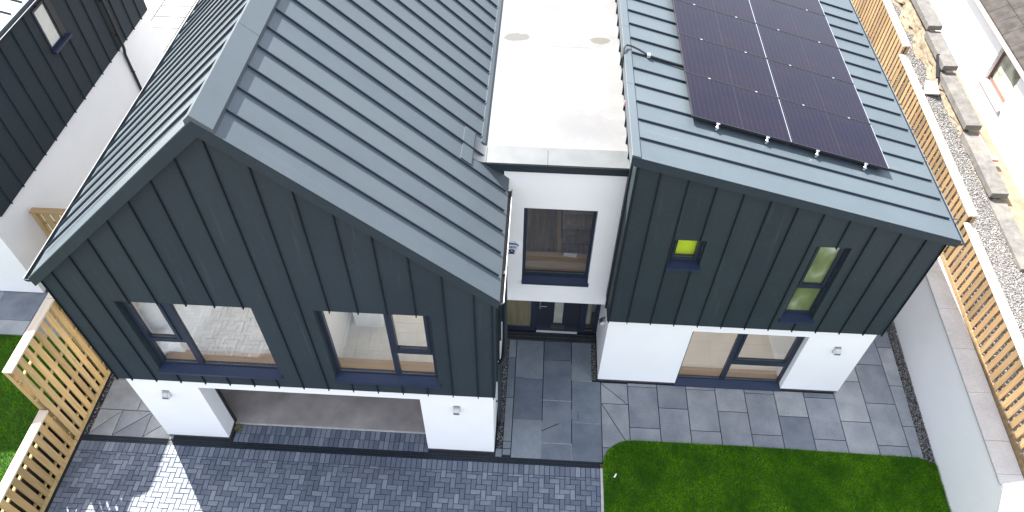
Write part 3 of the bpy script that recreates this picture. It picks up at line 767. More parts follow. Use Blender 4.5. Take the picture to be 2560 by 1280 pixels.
mb.prism_y([(QX0, 2.235), (QX0 + .06, 2.235), (QX0 + .06, MZ(QX0) - .1), (QX0, MZ(QX0) - .08)], YR + .121, 10)
mb.prism_y([(QX1 - .06, 2.235), (QX1, 2.235), (QX1, MZ(QX1) - .08), (QX1 - .06, MZ(QX1) - .1)], YR + .121, 10)
for k in range(19):
    yy = 2.101 + .436 * k
    mb.box(QX0 - .03, QX0 + .002, yy - .008, yy + .008, 2.215, MZ(QX0) - .14); mb.box(QX1 - .002, QX1 + .03, yy - .008, yy + .008, 2.215, MZ(QX1) - .14)
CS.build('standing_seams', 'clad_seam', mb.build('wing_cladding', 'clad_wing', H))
UP = Vector((.2713, 0, 1)).normalized()
mb = MB()
for xa, xb, ya, yb in ((1.934, 7.25, 1.655, 8.72), (1.934, 2.2, 8.72, 10.1), (4.9, 7.25, 8.72, 10.1), (1.934, 7.25, 10.1, 10.2)):  # unseen gap behind the panels added to light the room below
    mb.prism_y([(xa, MZ(xa)), (xb, MZ(xb)), (xb, MZ(xb) - .14), (xa, MZ(xa) - .14)], ya, yb)
SE = MB()
for k in range(15):
    y = 2.101 + .436 * k
    SE.beam((2.055, y, MZ(2.055)), (7.185, y, MZ(7.185)), (0, 1, 0), UP, .013, .032)
mb.beam((1.936, 1.66, MZ(1.936)), (7.24, 1.66, MZ(7.24)), (0, 1, 0), UP, .02, .008)
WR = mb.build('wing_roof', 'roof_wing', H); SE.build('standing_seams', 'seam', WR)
MB().prism_y([(1.936, MZ(1.936) - .01), (7.25, MZ(7.25) - .01), (7.25, MZ(7.25) - .15), (1.936, MZ(1.936) - .17)], 1.648, 1.654).build('verge_board', 'clad', WR)
mb = MB()
for a, b in zip((1.65, 3.37, 5.0, 6.7, 8.4), (3.37, 5.0, 6.7, 8.4, 10.2)):
    mb.prism_y([(1.925, MZ(1.925) + .03), (2.045, MZ(2.045) + .03), (2.045, MZ(2.045) + .002), (1.926, MZ(1.93) - .0), (1.926, MZ(1.93) - .21), (1.918, MZ(1.93) - .21), (1.918, MZ(1.93) + .03)], a + .003, b - .003)
mb.build('verge_flashing', 'roof', WR)
g, li = gutter(1, 7.285, MZ(7.25) - .07, 1.67, 10.2, .055); li.build('gutter_lip', 'roof', g.build('gutter', 'trim', H))
for k in range(9): MB().box(7.21, 7.34, 2.12 + .74 * k, 2.14 + .74 * k, MZ(7.25) - .005, MZ(7.25) + .004).build('gutter_bracket', 'trim', WR)
mb = MB(); mb.tube([(7.28, 3.4, MZ(7.28) - .15), (7.25, 3.4, 4.7), (7.24, 3.4, 2.4), (7.16, 3.4, 2.2), (7.16, 3.4, .03)], .038, 12); mb.build('downpipe', 'trim', H)
window('window', H, BW, 1.95, [(3.765, 4.655, .10, 1.93), (4.805, 5.79, .87, 1.90), (4.755, 5.855, .10, .70)], [(4.805, 5.79, .87, 1.90)], (3.70, 5.93, 1.785, .035), label='ground floor three-light window')
window('window', H, WS, 1.89, [(2.96, 3.305, 4.045, 4.53)], [(2.96, 3.305, 4.045, 4.53)], (2.845, 3.415, 1.715, .02), label='small square window with lime green blind')
window('window', H, WT, 1.89, [(5.285, 5.645, 3.50, 4.52), (5.255, 5.685, 2.685, 3.375)], [(5.285, 5.645, 3.50, 4.52)], (5.15, 5.765, 1.715, .02), glass='frosted', label='tall two-light frosted window')
MB().box(2.88, 3.39, 1.985, 1.992, 3.95, 4.6).build('roller_blind', 'blind', H)
mb = MB(); mb.box(2.33, 6.85, 2.101, 9.7, -.01, .055); mb.build('wing_floor', 'floor_beige', H)
mb = MB()
for i in range(8):
    for j in range(8): slab_into(mb, rect(2.33 + .6 * i, 2.93 + .6 * i, 2.3 + .6 * j, 2.9 + .6 * j), .05, .062, .002, .001)
mb.build('floor_tiles', 'floor_beige', H)
mb = MB(); mb.box(BW[0] + .01, BW[1] - .01, 2.03, 2.24, .05, .075); mb.build('window_board', 'oak', H)
mb = MB(); mb.box(2.34, 6.84, 2.102, 4.6, 2.16, 2.23); mb.box(5.94, 6.04, 2.102, 9.6, .06, 4.9); mb.box(2.15, 2.2, 2.2, 9.6, 2.23, 5.9); mb.box(2.34, 2.5, 2.102, 9.6, .06, 2.16); mb.box(5.90, 5.94, 2.35, 5.2, .06, .2)
mb.build('room_lining', 'plaster', H)

# ================================================================ FITTINGS ON THE HOUSE
def wall_light(loc, face, label):
    t = thing('wall_light', label, 'wall lamp', loc, 'steel wall lights')
    x, y, z = loc
    prof = [(0, .085)] + [(-.055 - .065 * math.cos(a), .02 + .065 * math.sin(a) * 1.0) for a in [math.pi / 2 - math.pi * k / 10 + 0 for k in range(0)]]
    # D-shaped hood: flat on the wall, slanting top, rounded nose
    prof = [(0, .10), (-.045, .095)]
    for k in range(9):
        a = R(70 - 21 * k); prof.append((-.055 - .055 * math.cos(a), .0 + .065 * math.sin(a)))
    prof.append((0, -.075))
    inner = [(.82 * p - .006, .8 * q) for p, q in prof]
    def T(px, p, q):
        return (x + px, y + p, z + q) if face == 'y' else (x + p, y - px, z + q)
    mb = MB(); w = .052
    mb.hexa([T(-w, p, q) for p, q in prof], [T(w, p, q) for p, q in prof]); mb.build('hood', 'steel', t)
    for s in (-1, 1): MB().hexa([T(s * w, p, q) for p, q in inner], [T(s * (w + .003), p, q) for p, q in inner]).build('lens', 'lens', t)
    mb = MB(); mb.hexa([T(-.058, 0.004, -.09), T(.058, 0.004, -.09), T(.058, 0.004, .115), T(-.058, .004, .115)], [T(-.058, -.008, -.09), T(.058, -.008, -.09), T(.058, -.008, .115), T(-.058, -.008, .115)])
    mb.build('back_plate', 'steel', t); return t
wall_light((-5.915, .048, 1.745), 'y', 'steel wall light on the white pier beside the timber fence, left of the garage')
wall_light((-.655, .048, 1.735), 'y', 'steel wall light on the white pier between garage opening and downpipe')
wall_light((6.545, 1.818, 1.60), 'y', 'steel wall light right of the ground floor three-light window')
wall_light((2.071, 2.20, 1.62), 'x', 'steel wall light inside the porch, on the white side wall by the front door')

# alarm box
AB = thing('alarm_box', 'white and navy alarm box on the white link wall beside the gutter', 'alarm box', (.16, 2.38, 3.55))
ol = [(-.02, 3.71), (.28, 3.69), (.325, 3.66), (.325, 3.63), (.262, 3.43), (.245, 3.405), (.0, 3.405), (-.03, 3.44)]
mb = MB(); mb.hexa([(x, 2.379, z) for x, z in ol], [(.16 + (x - .16) * .97, 2.335, 3.555 + (z - 3.555) * .97) for x, z in ol]); mb.build('casing', 'alarm', AB)
mb = MB(); mb.box(.0, .262, 2.330, 2.334, 3.668, 3.70); mb.hexa([(.262, 2.330, 3.668), (.262, 2.330, 3.70), (.322, 2.330, 3.648), (.300, 2.330, 3.640)], [(.262, 2.334, 3.668), (.262, 2.334, 3.70), (.322, 2.334, 3.648), (.300, 2.334, 3.640)]); mb.box(.0, .245, 2.330, 2.334, 3.408, 3.442)
for z, xs in ((3.60, [(.13, .165), (.17, .20), (.205, .25), (.255, .275)]), (3.572, [(.12, .155), (.16, .21), (.216, .268)])):
    for a, b in xs: mb.box(a, b, 2.331, 2.334, z, z + .012)
mb.build('lettering', 'navy', AB)
mb = MB()
for k in range(20):
    a, b = 2 * math.pi * k / 20, 2 * math.pi * (k + 1) / 20
    q = lambda t, r: (.19 + r * 1.15 * math.cos(t), 2.331, 3.49 + r * math.sin(t))
    mb.extrude([q(a, .016), q(b, .016), q(b, .048), q(a, .048)], (0, .003, 0))
mb.build('emblem', 'navy', AB)

# solar panels
pcol = [(2.905, 4.568), (4.585, 6.285)]; prow = [2.835 + 1.147 * k for k in range(6)]
UPZ = .115
def pz(x, h): return MZ(x) + h * UP.z
def panel(x0, x1, y0, y1, label, hooks):
    t = thing('solar_panel', label, 'solar panel', ((x0 + x1) / 2, (y0 + y1) / 2, pz((x0 + x1) / 2, UPZ)), 'solar panels on the right-hand roof')
    y1 -= .014; g = lambda x, y, h: (x + h * UP.x, y, MZ(x) + h * UP.z)
    mb = MB(); fw = .014
    for a, b, c, d in ((x0, x1, y0, y0 + fw), (x0, x1, y1 - fw, y1), (x0, x0 + fw, y0 + fw, y1 - fw)):
        mb.hexa([g(a, c, UPZ - .038), g(b, c, UPZ - .038), g(b, d, UPZ - .038), g(a, d, UPZ - .038)], [g(a, c, UPZ + .003), g(b, c, UPZ + .003), g(b, d, UPZ + .003), g(a, d, UPZ + .003)])
    mb.build('frame', 'pvframe', t)
    a, b, c, d = x1 - .012, x1, y0 + fw, y1 - fw
    MB().hexa([g(a, c, UPZ - .038), g(b, c, UPZ - .038), g(b, d, UPZ - .038), g(a, d, UPZ - .038)], [g(a, c, UPZ + .003), g(b, c, UPZ + .003), g(b, d, UPZ + .003), g(a, d, UPZ + .003)]).build('sunlit_edge', 'alu', t)  # bright strip stands for sun glinting on the black frame's edge
    a, b, c, d = x0 + fw, x1 - .012, y0 + fw, y1 - fw
    MB().hexa([g(a, c, UPZ - .02), g(b, c, UPZ - .02), g(b, d, UPZ - .02), g(a, d, UPZ - .02)], [g(a, c, UPZ), g(b, c, UPZ), g(b, d, UPZ), g(a, d, UPZ)]).build('cell_sheet', 'pv', t)
    xm = (x0 + x1) / 2
    MB().hexa([g(xm - .004, c, UPZ - .01), g(xm + .004, c, UPZ - .01), g(xm + .004, d, UPZ - .01), g(xm - .004, d, UPZ - .01)], [g(xm - .004, c, UPZ + .0015), g(xm + .004, c, UPZ + .0015), g(xm + .004, d, UPZ + .0015), g(xm - .004, d, UPZ + .0015)]).build('centre_strip', 'pvframe', t)
    for fx in (.255, .755):
        cxx = x0 + (x1 - x0) * fx
        MB().hexa([g(cxx - .018, y1 - .006, UPZ - .03), g(cxx + .018, y1 - .006, UPZ - .03), g(cxx + .018, y1 + .020, UPZ - .03), g(cxx - .018, y1 + .020, UPZ - .03)],
                  [g(cxx - .018, y1 - .006, UPZ + .006), g(cxx + .018, y1 - .006, UPZ + .006), g(cxx + .018, y1 + .020, UPZ + .006), g(cxx - .018, y1 + .020, UPZ + .006)]).build('clamp', 'alu', t)
        if hooks:
            mb = MB(); mb.tube([g(cxx, y0 + .05, .075), g(cxx, y0 - .04, .075), g(cxx, y0 - .055, .05), g(cxx, y0 - .075, .045)], .02, 8)
            mb.tube([g(cxx - .03, y0 - .005, .10), g(cxx + .03, y0 - .005, .10)], .016, 8); mb.tube([g(cxx, y0 - .06, .02), g(cxx, y0 - .06, .07)], .028, 8)
            mb.build('hook', 'alu', t)
    for fx in (.255, .755):
        cxx = x0 + (x1 - x0) * fx; mb = MB()
        mb.beam(g(cxx, y0 + .02, 0), g(cxx, y1 - .001, 0), (1, 0, -.27), UP, .04, UPZ - .04, .035)
        mb.build('mounting_rail', 'pvframe', t)
    return t
place = ['in the front row', 'in the second row from the front', 'in the third row from the front', 'in the fourth row from the front', 'in the row cut by the top edge']
for r in range(5):
    for c in range(2):
        panel(pcol[c][0], pcol[c][1], prow[r], prow[r + 1], 'dark solar panel ' + place[r] + (', white roof side' if c == 0 else ', fence side'), r == 0)

cab = thing('roof_cable', 'black solar cable looping over the roof edge with a white clip', 'cable', (2.3, 4.27, 6.39))
mb = MB(); mb.tube([(1.90, 4.02, 6.30), (1.90, 4.10, 6.47), (1.91, 4.22, 6.55), (1.96, 4.34, 6.535), (2.05, 4.37, 6.50), (2.17, 4.345, 6.46), (2.345, 4.27, 6.395), (2.646, 4.262, 6.31), (2.96, 4.247, 6.23)], .016, 8)
mb.build('cable', 'black', cab)
mb = MB(); mb.box(2.315, 2.375, 4.235, 4.305, 6.37, 6.425); mb.build('clip', 'alu', cab)
mb = MB(); mb.box(1.99, 2.02, 3.72, 3.77, 5.75, 5.85); tag(mb.build('pipe_bracket', 'pink'), 'small rusty bracket on the side of the right block above the white roof', 'bracket')

# drains
def drain(name, x0, x1, y0, y1, label, mat='trim'):
    t = thing(name, label, 'drain', ((x0 + x1) / 2, (y0 + y1) / 2, 0))
    MB().box(x0, x1, y0, y1, -.05, -.022).build('channel', 'soil', t)
    mb = MB(); mb.box(x0, x1, y0, y0 + .012, -.03, .002); mb.box(x0, x1, y1 - .012, y1, -.03, .002); mb.box(x0, x1, (y0 + y1) / 2 - .005, (y0 + y1) / 2 + .005, -.03, .001)
    n = int((x1 - x0) / .026)
    for k in range(n):
        x = x0 + .026 * (k + .5); mb.box(x - .005, x + .005, y0 + .012, y1 - .012, -.028, 0.)
    mb.build('grating', mat, t)
drain('drainage_channel', -8.2, 2.085, -.135, -.022, 'long black slotted drain across the drive below the garage')
drain('drainage_channel', .07, 2.06, 2.765, 2.965, 'short black slotted drain at the front door threshold', 'galv')

mb = MB()
for a, b, c, d in ((-.41, .005, -.90, -.893), (-.41, .005, -1.40, -1.393), (-.41, -.403, -.893, -1.393), (-.002, .005, -.893, -1.393)): mb.box(a, b, min(c, d), max(c, d), -.02, .003)
tag(mb.build('manhole_cover', 'steel'), 'square recessed manhole tray set into the block paving', 'manhole')

# weed and litter
mb = MB()
for k in range(70):
    a, r = random.uniform(0, 6.28), random.uniform(0, .075); p = Vector((-5.165 + r * math.cos(a), .29 + r * math.sin(a), random.uniform(.003, .05)))
    u = Vector((random.gauss(0, 1), random.gauss(0, 1), random.gauss(0, .5))).normalized() * .028; w = Vector((-u.y, u.x, random.uniform(-.01, .01))) * .55
    mb.poly(p - u, p + w, p + u, p - w)
tag(mb.build('weed', 'leaf'), 'small clump of yellowing leaves at the garage corner', 'weed')
mb = MB(); mb.hexa([(2.33, -.33, .05), (2.36, -.335, .052), (2.40, -.26, .062), (2.375, -.255, .055)], [(2.33, -.33, .053), (2.36, -.335, .055), (2.40, -.26, .065), (2.375, -.255, .058)])
tag(mb.build('paper_scrap', 'paper'), 'white scrap of paper lying on the front lawn', 'litter')
mb = MB(); mb.tube([(1.875, 3.30, .03), (1.885, 3.30, 1.35)], .075, 18, cap=False); tag(mb.build('paper_roll', 'cream', smooth=True), 'cream cardboard roll standing behind the narrow pane right of the front door', 'roll')
mb = MB(); mb.hexa([(1.17, 2.98, 2.664), (1.42, 2.95, 2.664), (1.44, 3.05, 2.664), (1.19, 3.06, 2.664)], [(1.17, 2.98, 2.668), (1.42, 2.95, 2.668), (1.44, 3.05, 2.668), (1.19, 3.06, 2.668)])
tag(mb.build('paper_tag', 'paper'), 'white tag lying behind the glass of the link window', 'paper')

# ================================================================ FENCES, WALLS
def fence_panel(xf, y0, y1, zb, zt, side, mats, label, cap_w=.16, cap_off=0., rails=(.18, .5, .82), post_ends=(True, True), group=None, cat='fence panel', plinth=True):
    """panel along Y; xf(y) is the visible board face; side=+1 boards face +X, -1 boards face -X"""
    ym = (y0 + y1) / 2
    t = thing('fence_panel', label, cat, (xf(ym), ym, zb), group)
    def hx(mb, d0, d1, a, b, z0, z1):
        lo, hi = min(d0, d1), max(d0, d1)
        mb.hexa([(xf(a) + lo, a, z0), (xf(a) + hi, a, z0), (xf(b) + hi, b, z0), (xf(b) + lo, b, z0)], [(xf(a) + lo, a, z1), (xf(a) + hi, a, z1), (xf(b) + hi, b, z1), (xf(b) + lo, b, z1)])
    s = -side; mb = MB(); pitch = .196; n = max(1, round((y1 - y0) / pitch)); pitch = (y1 - y0) / n
    for k in range(n):
        a = y0 + pitch * k + .036; b = y0 + pitch * (k + 1) - .036
        j = random.uniform(-.003, .003)
        hx(mb, s * (0 + j), s * (.022 + j), a, b, zb + (.10 if plinth else .03), zt - .002)
    mb.build('boards', mats[0], t)
    for f in rails: z = zb + (zt - zb) * f; mb = MB(); hx(mb, s * .026, s * .07, y0, y1, z - .022, z + .022); mb.build('rail', mats[0], t)
    if plinth:
        mb = MB(); hx(mb, -s * .012, s * .03, y0, y1, zb + .0, zb + .098); mb.build('bottom_rail', mats[0], t)
    mb = MB(); c = s * cap_off
    hx(mb, c - s * .025, c + s * (cap_w - .025), y0 - .01, y1, zt, zt + .04); mb.build('cap_rail', mats[1], t)
    for on, yy in zip(post_ends, (y0 + .045, y1 - .045)):
        if on: mb = MB(); hx(mb, s * .074, s * .15, yy - .045, yy + .045, zb - .05, zt - .002); mb.build('post', mats[0], t)
    return t
LX = lambda y: -8.255
fence_panel(LX, -.17, 1.40, .02, 2.57, 1, ('timber_l', 'timber_cap'), 'tall timber slat fence panel left of the garage', group='timber slat fence panels', rails=(.12, .36, .62, .86))
fence_panel(LX, 1.42, 3.5, .02, 2.57, 1, ('timber_l', 'timber_cap'), 'timber slat fence panel running back behind the tall panel by the garage', group='timber slat fence panels', rails=(.12, .36, .62, .86))
fence_panel(LX, -3.2, -.185, .02, 1.25, 1, ('timber_l', 'timber_cap'), 'low timber slat fence panel beside the block paved drive', group='timber slat fence panels', rails=(.2, .8))
FX = lambda y: BX(y) + .425
fence_panel(FX, -.66, 4.28, 1.70, 2.74, -1, ('timber_r', 'timber_cap'), 'lowest stepped slat fence panel on the boundary wall, nearest the lawn', group='timber slat fence panels', rails=(.25, .8), cap_w=.17)
fence_panel(FX, 4.28, 9.87, 1.72, 2.95, -1, ('timber_r', 'timber_cap'), 'middle slat fence panel beside the solar roof, between two cap steps', group='timber slat fence panels', rails=(.25, .8), cap_w=.17)
fence_panel(FX, 9.87, 18, 1.75, 3.20, -1, ('timber_r', 'timber_cap'), 'highest slat fence panel at the top edge beside the solar roof', group='timber slat fence panels', rails=(.25, .8), cap_w=.17)

# gate between the houses
GT = thing('timber_gate', 'timber slat gate between the neighbouring white wall and the left roof', 'gate', (-9.2, 3.58, 1.0))
mb = MB()
for k in range(9): mb.box(-9.56 + .196 * k, -9.42 + .196 * k, 3.57, 3.592, 1.05, 2.56)
mb.build('boards', 'timber_l', GT)
MB().box(-9.745, -9.65, 3.535, 3.63, .97, 2.57).build('post', 'timber_l', GT)
MB().box(-9.755, -7.8, 3.52, 3.66, 2.571, 2.612).build('cap_rail', 'timber_x', GT)
for z in (1.4, 2.2): MB().box(-9.65, -7.8, 3.593, 3.63, z, z + .045).build('rail', 'timber_x', GT)

# white boundary wall with sandstone coping
BWL = thing('boundary_wall', 'long white rendered boundary wall with pale sandstone coping below the slat fence', 'wall', (8.9, 2, 0))
mb = MB()
for a, b in ((-.8, 16),): mb.hexa([(BX(a), a, -.06), (BX(a) + .40, a, -.06), (BX(b) + .40, b, -.06), (BX(b), b, -.06)], [(BX(a), a, 1.665), (BX(a) + .40, a, 1.665), (BX(b) + .40, b, 1.665), (BX(b), b, 1.665)])
xa = BX(-.8)
b = -3.6; mb.hexa([(xa, -.801, -.06), (xa + .42, -.801, -.06), (BX(b) + .42, b, -.06), (BX(b), b, -.06)], [(xa, -.801, 1.66), (xa + .42, -.801, 1.66), (BX(b) + .42, b, 1.66), (BX(b), b, 1.66)])
mb.build('rendered_wall', 'render', BWL)
rp_ = [(xa + .001, -.803), (xa + .6, -.68), (xa + .6, -1.75), (8.43, -1.75), (8.43, -1.31), (8.655, -.905)]
MB().hexa([(x, y, 1.661) for x, y in rp_], [(x, y, 1.714) for x, y in rp_]).build('pier_cap', 'render', BWL, label='broad white cap at the near end of the wall')
ye = [-.80, -.62, .0] + [0.0 + .96 * k for k in range(1, 16)]
for a, b in zip(ye[:-1], ye[1:]):
    mb = MB(); j = random.uniform(-.003, .003)
    mb.hexa([(BX(a) - .03, a + .003, 1.667), (BX(a) + .40, a + .003, 1.667), (BX(b) + .40, b - .003, 1.667), (BX(b) - .03, b - .003, 1.667)],
            [(BX(a) - .03, a + .003, 1.71 + j), (BX(a) + .40, a + .003, 1.71 + j), (BX(b) + .40, b - .003, 1.71 + j), (BX(b) - .03, b - .003, 1.71 + j)])
    mb.build('coping_stone', 'coping', BWL)

# old rubble wall stepping down
SW = thing('stone_wall', 'old rubble stone wall with stepped lichened coping stones beyond the gravel', 'stone wall', (11.1, 8, 1.7))
mb = MB(); ny, nz = 150, 10
cz = lambda y: 1.60 + .095 * (y - 4) if y < 12 else 2.36 + .05 * (y - 12)
grid = []
for i in range(ny + 1):
    y = -1 + 19 * i / ny; rowv = []
    for j in range(nz + 1):
        t = j / nz; far = max(0, min(1, (y - 8.6) / 2))
        x = SX(y) - .06 + .16 * t - .22 * far * (1 - t) * abs(math.sin(y * 2.3)) + random.gauss(0, .022)
        rowv.append((x, y + random.gauss(0, .02), GZ(y) - .08 + t * (cz(y) - GZ(y) + .08)))
    for q in range(2): rowv.append((SX(y) + .18 + .22 * q, y, cz(y) - .02 - q * 1.6))
    grid.append(rowv)
n0 = 0; W = nz + 3
for r in grid: mb.v += r
for i in range(ny):
    for j in range(W - 1): mb.f.append([i * W + j, (i + 1) * W + j, (i + 1) * W + j + 1, i * W + j + 1])
mb.build('rubble', 'rubble', SW)
st = [(-.2, 1.95, 1.42), (1.95, 4.0, 1.58), (4.0, 6.05, 1.76), (6.05, 8.17, 1.97), (8.17, 10.3, 2.20), (10.3, 11.9, 2.42), (11.9, 14.2, 2.60), (14.2, 17, 2.78)]
for a, b, z in st:
    mb = MB(); A = SX(a) - .03; B = SX(b) - .03; zt = z + .03
    mb.hexa([(A, a - .02, z - .13), (A + .40, a - .015, z - .13), (B + .40, b - .02, z - .13), (B, b - .01, z - .13)], [(A + .01, a - .01, z), (A + .39, a - .005, z), (B + .39, b - .02, zt), (B + .01, b - .02, zt)])
    mb.build('coping_stone', 'oldcoping', SW)
mb = MB(); mb.hexa([(10.55, 9.75, 1.90), (10.86, 9.60, 2.0), (10.90, 10.0, 2.06), (10.70, 10.2, 1.98)], [(10.55, 9.75, 1.94), (10.86, 9.60, 2.04), (10.90, 10.0, 2.10), (10.70, 10.2, 2.02)])
tag(mb.build('broken_slab', 'coping'), 'broken pale stone slab lying on the gravel against the rubble wall', 'stone slab')
mb = MB(); mb.beam((10.93, 10.15, 2.12), (11.03, 10.8, 2.40), (1, 0, 0), (0, -.2, 1), .07, .05); tag(mb.build('timber_offcut', 'black'), 'dark timber offcut leaning on the rubble wall', 'offcut')
mb = MB(); mb.tube([(11.32, 8.1, 2.0), (11.36, 7.2, 1.95)], .03, 8); mb.box(11.35, 11.5, 7.2, 7.35, 1.9, 1.96); tag(mb.build('plastic_pipe', 'pink'), 'short faded red pipe behind the stepped coping stones', 'pipe')

# ================================================================ NEIGHBOUR ON THE LEFT
N = thing('neighbour_house', 'neighbouring house with anthracite upper cladding over white render, top left', 'house', (-12, 6.5, ZL))
NX = -9.8
mb = MB(); mb.box(-15.5, NX, 2.66, 10.4, ZL + .07, 3.07); mb.build('rendered_wall', 'render', N)
mb = MB(); mb.box(-15.49, NX - .012, 2.672, 10.39, ZL - .02, ZL + .07); mb.build('brick_plinth', 'brick', N)
NM = lambda x: 5.60 + .2713 * (-9.72 - x)
mb = MB(); mb.prism_y([(-15.5, 3.07), (NX + .03, 3.07), (NX + .03, NM(NX) - .05), (-15.5, NM(-15.5) - .05)], 2.95, 10.43)
for k in range(17):
    yy = 3.325 + .4755 * k
    if yy > 10.4: break
    for z0, z1 in (((3.055, 4.385), (5.36, 5.5)) if 6.42 < yy < 6.95 else ((3.055, 5.5),)): mb.box(NX + .028, NX + .058, yy - .008, yy + .008, z0, z1)
mb.build('cladding', 'clad', N)
mb = MB(); mb.prism_y([(-15.6, NM(-15.6)), (-9.72, NM(-9.72)), (-9.72, NM(-9.72) - .14), (-15.6, NM(-15.6) - .14)], 2.90, 10.5)
UN = Vector((-.2713, 0, 1)).normalized() * -1; UN = Vector((.2713, 0, 1)).normalized()
for k in range(18):
    y = 3.35 + .436 * k
    mb.beam((-15.5, y, NM(-15.5)), (-9.79, y, NM(-9.79)), (0, 1, 0), UN, .02, .034)
NR = mb.build('roof', 'roof', N)
g, li = gutter(1, -9.70, 5.545, 2.92, 10.5, .055); li.build('gutter_lip', 'lip', g.build('gutter', 'trim', N))
mb = MB()
mb.wall_y(6.46, 6.92, 4.44, 5.36, 0, .10, [])
mb = MB()
# side window: frame ring standing proud, pane and sill
a, b, c, d = 6.46, 6.93, 4.46, 5.37; X = NX + .031
for p, q, r, s in ((a, b, c, c + .06), (a, b, d - .05, d), (a, a + .05, c + .06, d - .05), (b - .05, b, c + .06, d - .05)): mb.box(X, X + .02, p, q, r, s)
nw = mb.build('window', 'frame', N)
MB().box(X + .001, X + .010, a + .05, b - .05, c + .06, d - .05).build('pane', plain('pale_reflecting_pane', (.55, .56, .52), .15, 0, .1, 3), nw)
MB().box(X, X + .11, a - .03, b + .22, c - .055, c - .005).build('sill', 'sill', nw)
mb = MB(); px = NX + .10
mb.box(X, X + .035, b + .002, b + .18, c - .002, d + .0); mb.build('reveal_trim', 'trim', nw)
mb = MB(); mb.tube([(-9.66, 8.70, 5.48), (px, 8.70, 5.35), (px, 8.70, 3.12), (px - .01, 8.70, 3.02), (NX + .055, 8.70, 2.9), (NX + .05, 8.70, 2.8), (NX + .05, 8.70, ZL + .02)], .036, 12)
for z in (4.3, 3.4, 2.35): mb.box(NX + .03 if z > 3 else NX, px, 8.69, 8.71, z, z + .03)
mb.build('downpipe', 'black', N)

# ================================================================ WHITE HOUSE ON THE RIGHT
E = thing('white_house', 'older white house with brown window and grey-brown tiled roof, top right', 'house', (16, 9, .7))
EX = lambda y: 11.55 + .035 * y
D = Vector((.052, 1, 0)).normalized(); Nn = Vector((1, -.052, 0)).normalized()
def ep(y, out, z): return (EX(y) - out, y, z)
w0, w1, s0, s1 = 8.63, 9.88, 2.40, 3.43
mb = MB(); ys = [-2, w0, w1, 24]; zz = [.6, s0, s1, 3.64]
for i in range(3):
    for j in range(3):
        if i == 1 and j == 1: continue
        mb.poly(ep(ys[i], 0, zz[j]), ep(ys[i + 1], 0, zz[j]), ep(ys[i + 1], 0, zz[j + 1]), ep(ys[i], 0, zz[j + 1]))
dp = -.16
for p, q in (((w0, s0), (w0, s1)), ((w0, s1), (w1, s1)), ((w1, s1), (w1, s0)), ((w1, s0), (w0, s0))):
    mb.poly(ep(p[0], 0, p[1]), ep(q[0], 0, q[1]), ep(q[0], dp, q[1]), ep(p[0], dp, p[1]))
mb.poly(ep(-2, 0, .6), ep(-2, 0, 3.64), (20, -2, 3.64), (20, -2, .6))
mb.build('rendered_wall', 'render', E)
mb = MB()
for a, b, c, d in ((w0, w0 + .08, s0, s1), (w1 - .08, w1, s0, s1), (w0 + .08, w1 - .08, s1 - .09, s1), (w0 + .08, w1 - .08, s0, s0 + .09)):
    mb.hexa([ep(a, dp, c), ep(b, dp, c), ep(b, dp, d), ep(a, dp, d)], [ep(a, dp + .06, c), ep(b, dp + .06, c), ep(b, dp + .06, d), ep(a, dp + .06, d)])
ew = mb.build('window', 'brownwin', E)
t = NT('reflecting_pane'); v = t.coords(); f = t.noise(v, 1.4, 4)
t.link(t.ramp(f, [(.42, (.16, .165, .12, 1)), (.56, (.42, .44, .36, 1))]), t.b.inputs['Base Color']); t.b.inputs['Roughness'].default_value = .12
MB().poly(ep(w0 + .08, dp + .03, s0 + .09), ep(w1 - .08, dp + .03, s0 + .09), ep(w1 - .08, dp + .03, s1 - .09), ep(w0 + .08, dp + .03, s1 - .09)).build('pane', t.m, ew)
mb = MB(); a, b = w0 - .06, w1 + .16
mb.hexa([ep(a, dp + .061, s0 - .1), ep(b, dp + .061, s0 - .1), ep(b, .07, s0 - .1), ep(a, .07, s0 - .1)], [ep(a, dp + .061, s0 - .002), ep(b, dp + .061, s0 - .002), ep(b, .07, s0 - .03), ep(a, .07, s0 - .03)])
mb.build('sill', 'stonesill', ew)
rz = lambda dd: 3.64 + .62 * dd
OV = .20
mb = MB(); mb.hexa([ep(-2.2, OV, rz(0) - .06), ep(24, OV, rz(0) - .06), ep(24, -6, rz(6.2) - .06), ep(-2.2, -6, rz(6.2) - .06)], [ep(-2.2, OV, rz(0) + .02), ep(24, OV, rz(0) + .02), ep(24, -6, rz(6.2) + .02), ep(-2.2, -6, rz(6.2) + .02)])
er = mb.build('roof', 'tile', E)
mb = MB()
for i in range(13):
    d0 = .02 + .40 * i; y = -2.2 + (.25 if i % 2 else 0)
    while y < 20:
        y2 = y + .5
        q = lambda yy, dd, h: (EX(yy) - OV + dd, yy, rz(dd) + h)
        mb.hexa([q(y + .005, d0 - .04, .0), q(y2 - .005, d0 - .04, .0), q(y2 - .005, d0 + .40, .015), q(y + .005, d0 + .40, .015)], [q(y + .005, d0 - .04, .055), q(y2 - .005, d0 - .04, .055), q(y2 - .005, d0 + .40, .028), q(y + .005, d0 + .40, .028)])
        y = y2
mb.build('tiles', 'tile', er)
mb = MB(); pts = [ep(y, OV + .055, 3.60) for y in (-2.2, 24)]; mb.tube(pts, .05, 8); mb.build('gutter', 'stonesill', er)

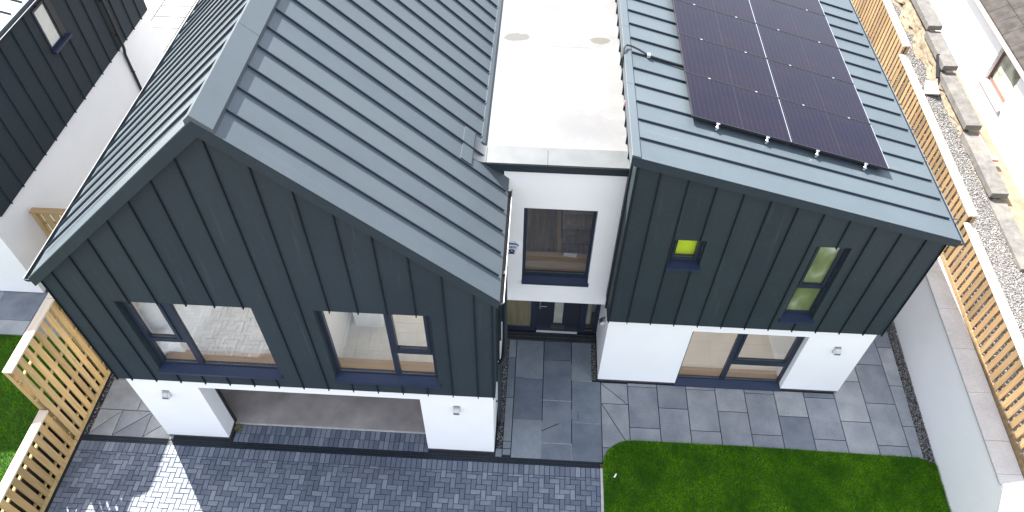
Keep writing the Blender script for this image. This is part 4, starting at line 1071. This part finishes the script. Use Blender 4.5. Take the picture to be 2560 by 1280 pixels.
# ================================================================ LIGHT, SKY, CAMERA
sc = bpy.context.scene
EL_ = math.atan(1.08); ch = math.cos(EL_)
S = Vector((-.62 * ch, .784 * ch, math.sin(EL_)))
sun = bpy.data.lights.new('sun', 'SUN'); sun.energy = 4.6; sun.angle = R(.5); sun.color = (1, .955, .89)
so = bpy.data.objects.new('sun', sun); col.objects.link(so); so.rotation_euler = (-S).to_track_quat('-Z', 'Y').to_euler()
wd = bpy.data.worlds.new('World'); sc.world = wd; wd.use_nodes = True
nt = wd.node_tree; bg = nt.nodes['Background']; sk = nt.nodes.new('ShaderNodeTexSky'); sk.sky_type = 'NISHITA'
sk.sun_disc = False; sk.sun_elevation = EL_; sk.sun_rotation = math.atan2(-.62, .784); sk.dust_density = 2.5; sk.air_density = 1.0; sk.ozone_density = .6
# thin broken cloud veil: greys the blue a little and lifts parts of the dome
tc = nt.nodes.new('ShaderNodeTexCoord'); no = nt.nodes.new('ShaderNodeTexNoise'); no.inputs['Scale'].default_value = 2.2; no.inputs['Detail'].default_value = 5
nt.links.new(tc.outputs['Generated'], no.inputs['Vector'])
rp = nt.nodes.new('ShaderNodeValToRGB'); rp.color_ramp.elements[0].position = .35; rp.color_ramp.elements[0].color = (.25, .25, .25, 1); rp.color_ramp.elements[1].position = .7; rp.color_ramp.elements[1].color = (.75, .75, .75, 1)
nt.links.new(no.outputs['Fac'], rp.inputs['Fac'])
mx = nt.nodes.new('ShaderNodeMix'); mx.data_type = 'RGBA'; nt.links.new(rp.outputs['Color'], mx.inputs[0])
nt.links.new(sk.outputs['Color'], mx.inputs[6]); mx.inputs[7].default_value = (9, 9.4, 10.2, 1)
nt.links.new(mx.outputs[2], bg.inputs['Color']); bg.inputs['Strength'].default_value = .07

cam = bpy.data.cameras.new('camera'); co = bpy.data.objects.new('camera', cam); col.objects.link(co)
cam.sensor_width = 36; cam.lens = LENS; co.location = CAM; co.rotation_euler = CAM_ROT; cam.clip_start = .1; cam.clip_end = 400
sc.camera = co
sc.view_settings.view_transform = 'Standard'; sc.view_settings.look = 'None'; sc.view_settings.gamma = 1; sc.view_settings.exposure = 2.2
sc.render.engine = 'CYCLES'; sc.cycles.use_denoising = True
sc.cycles.max_bounces = 8; sc.cycles.transparent_max_bounces = 12; sc.cycles.sample_clamp_indirect = 6
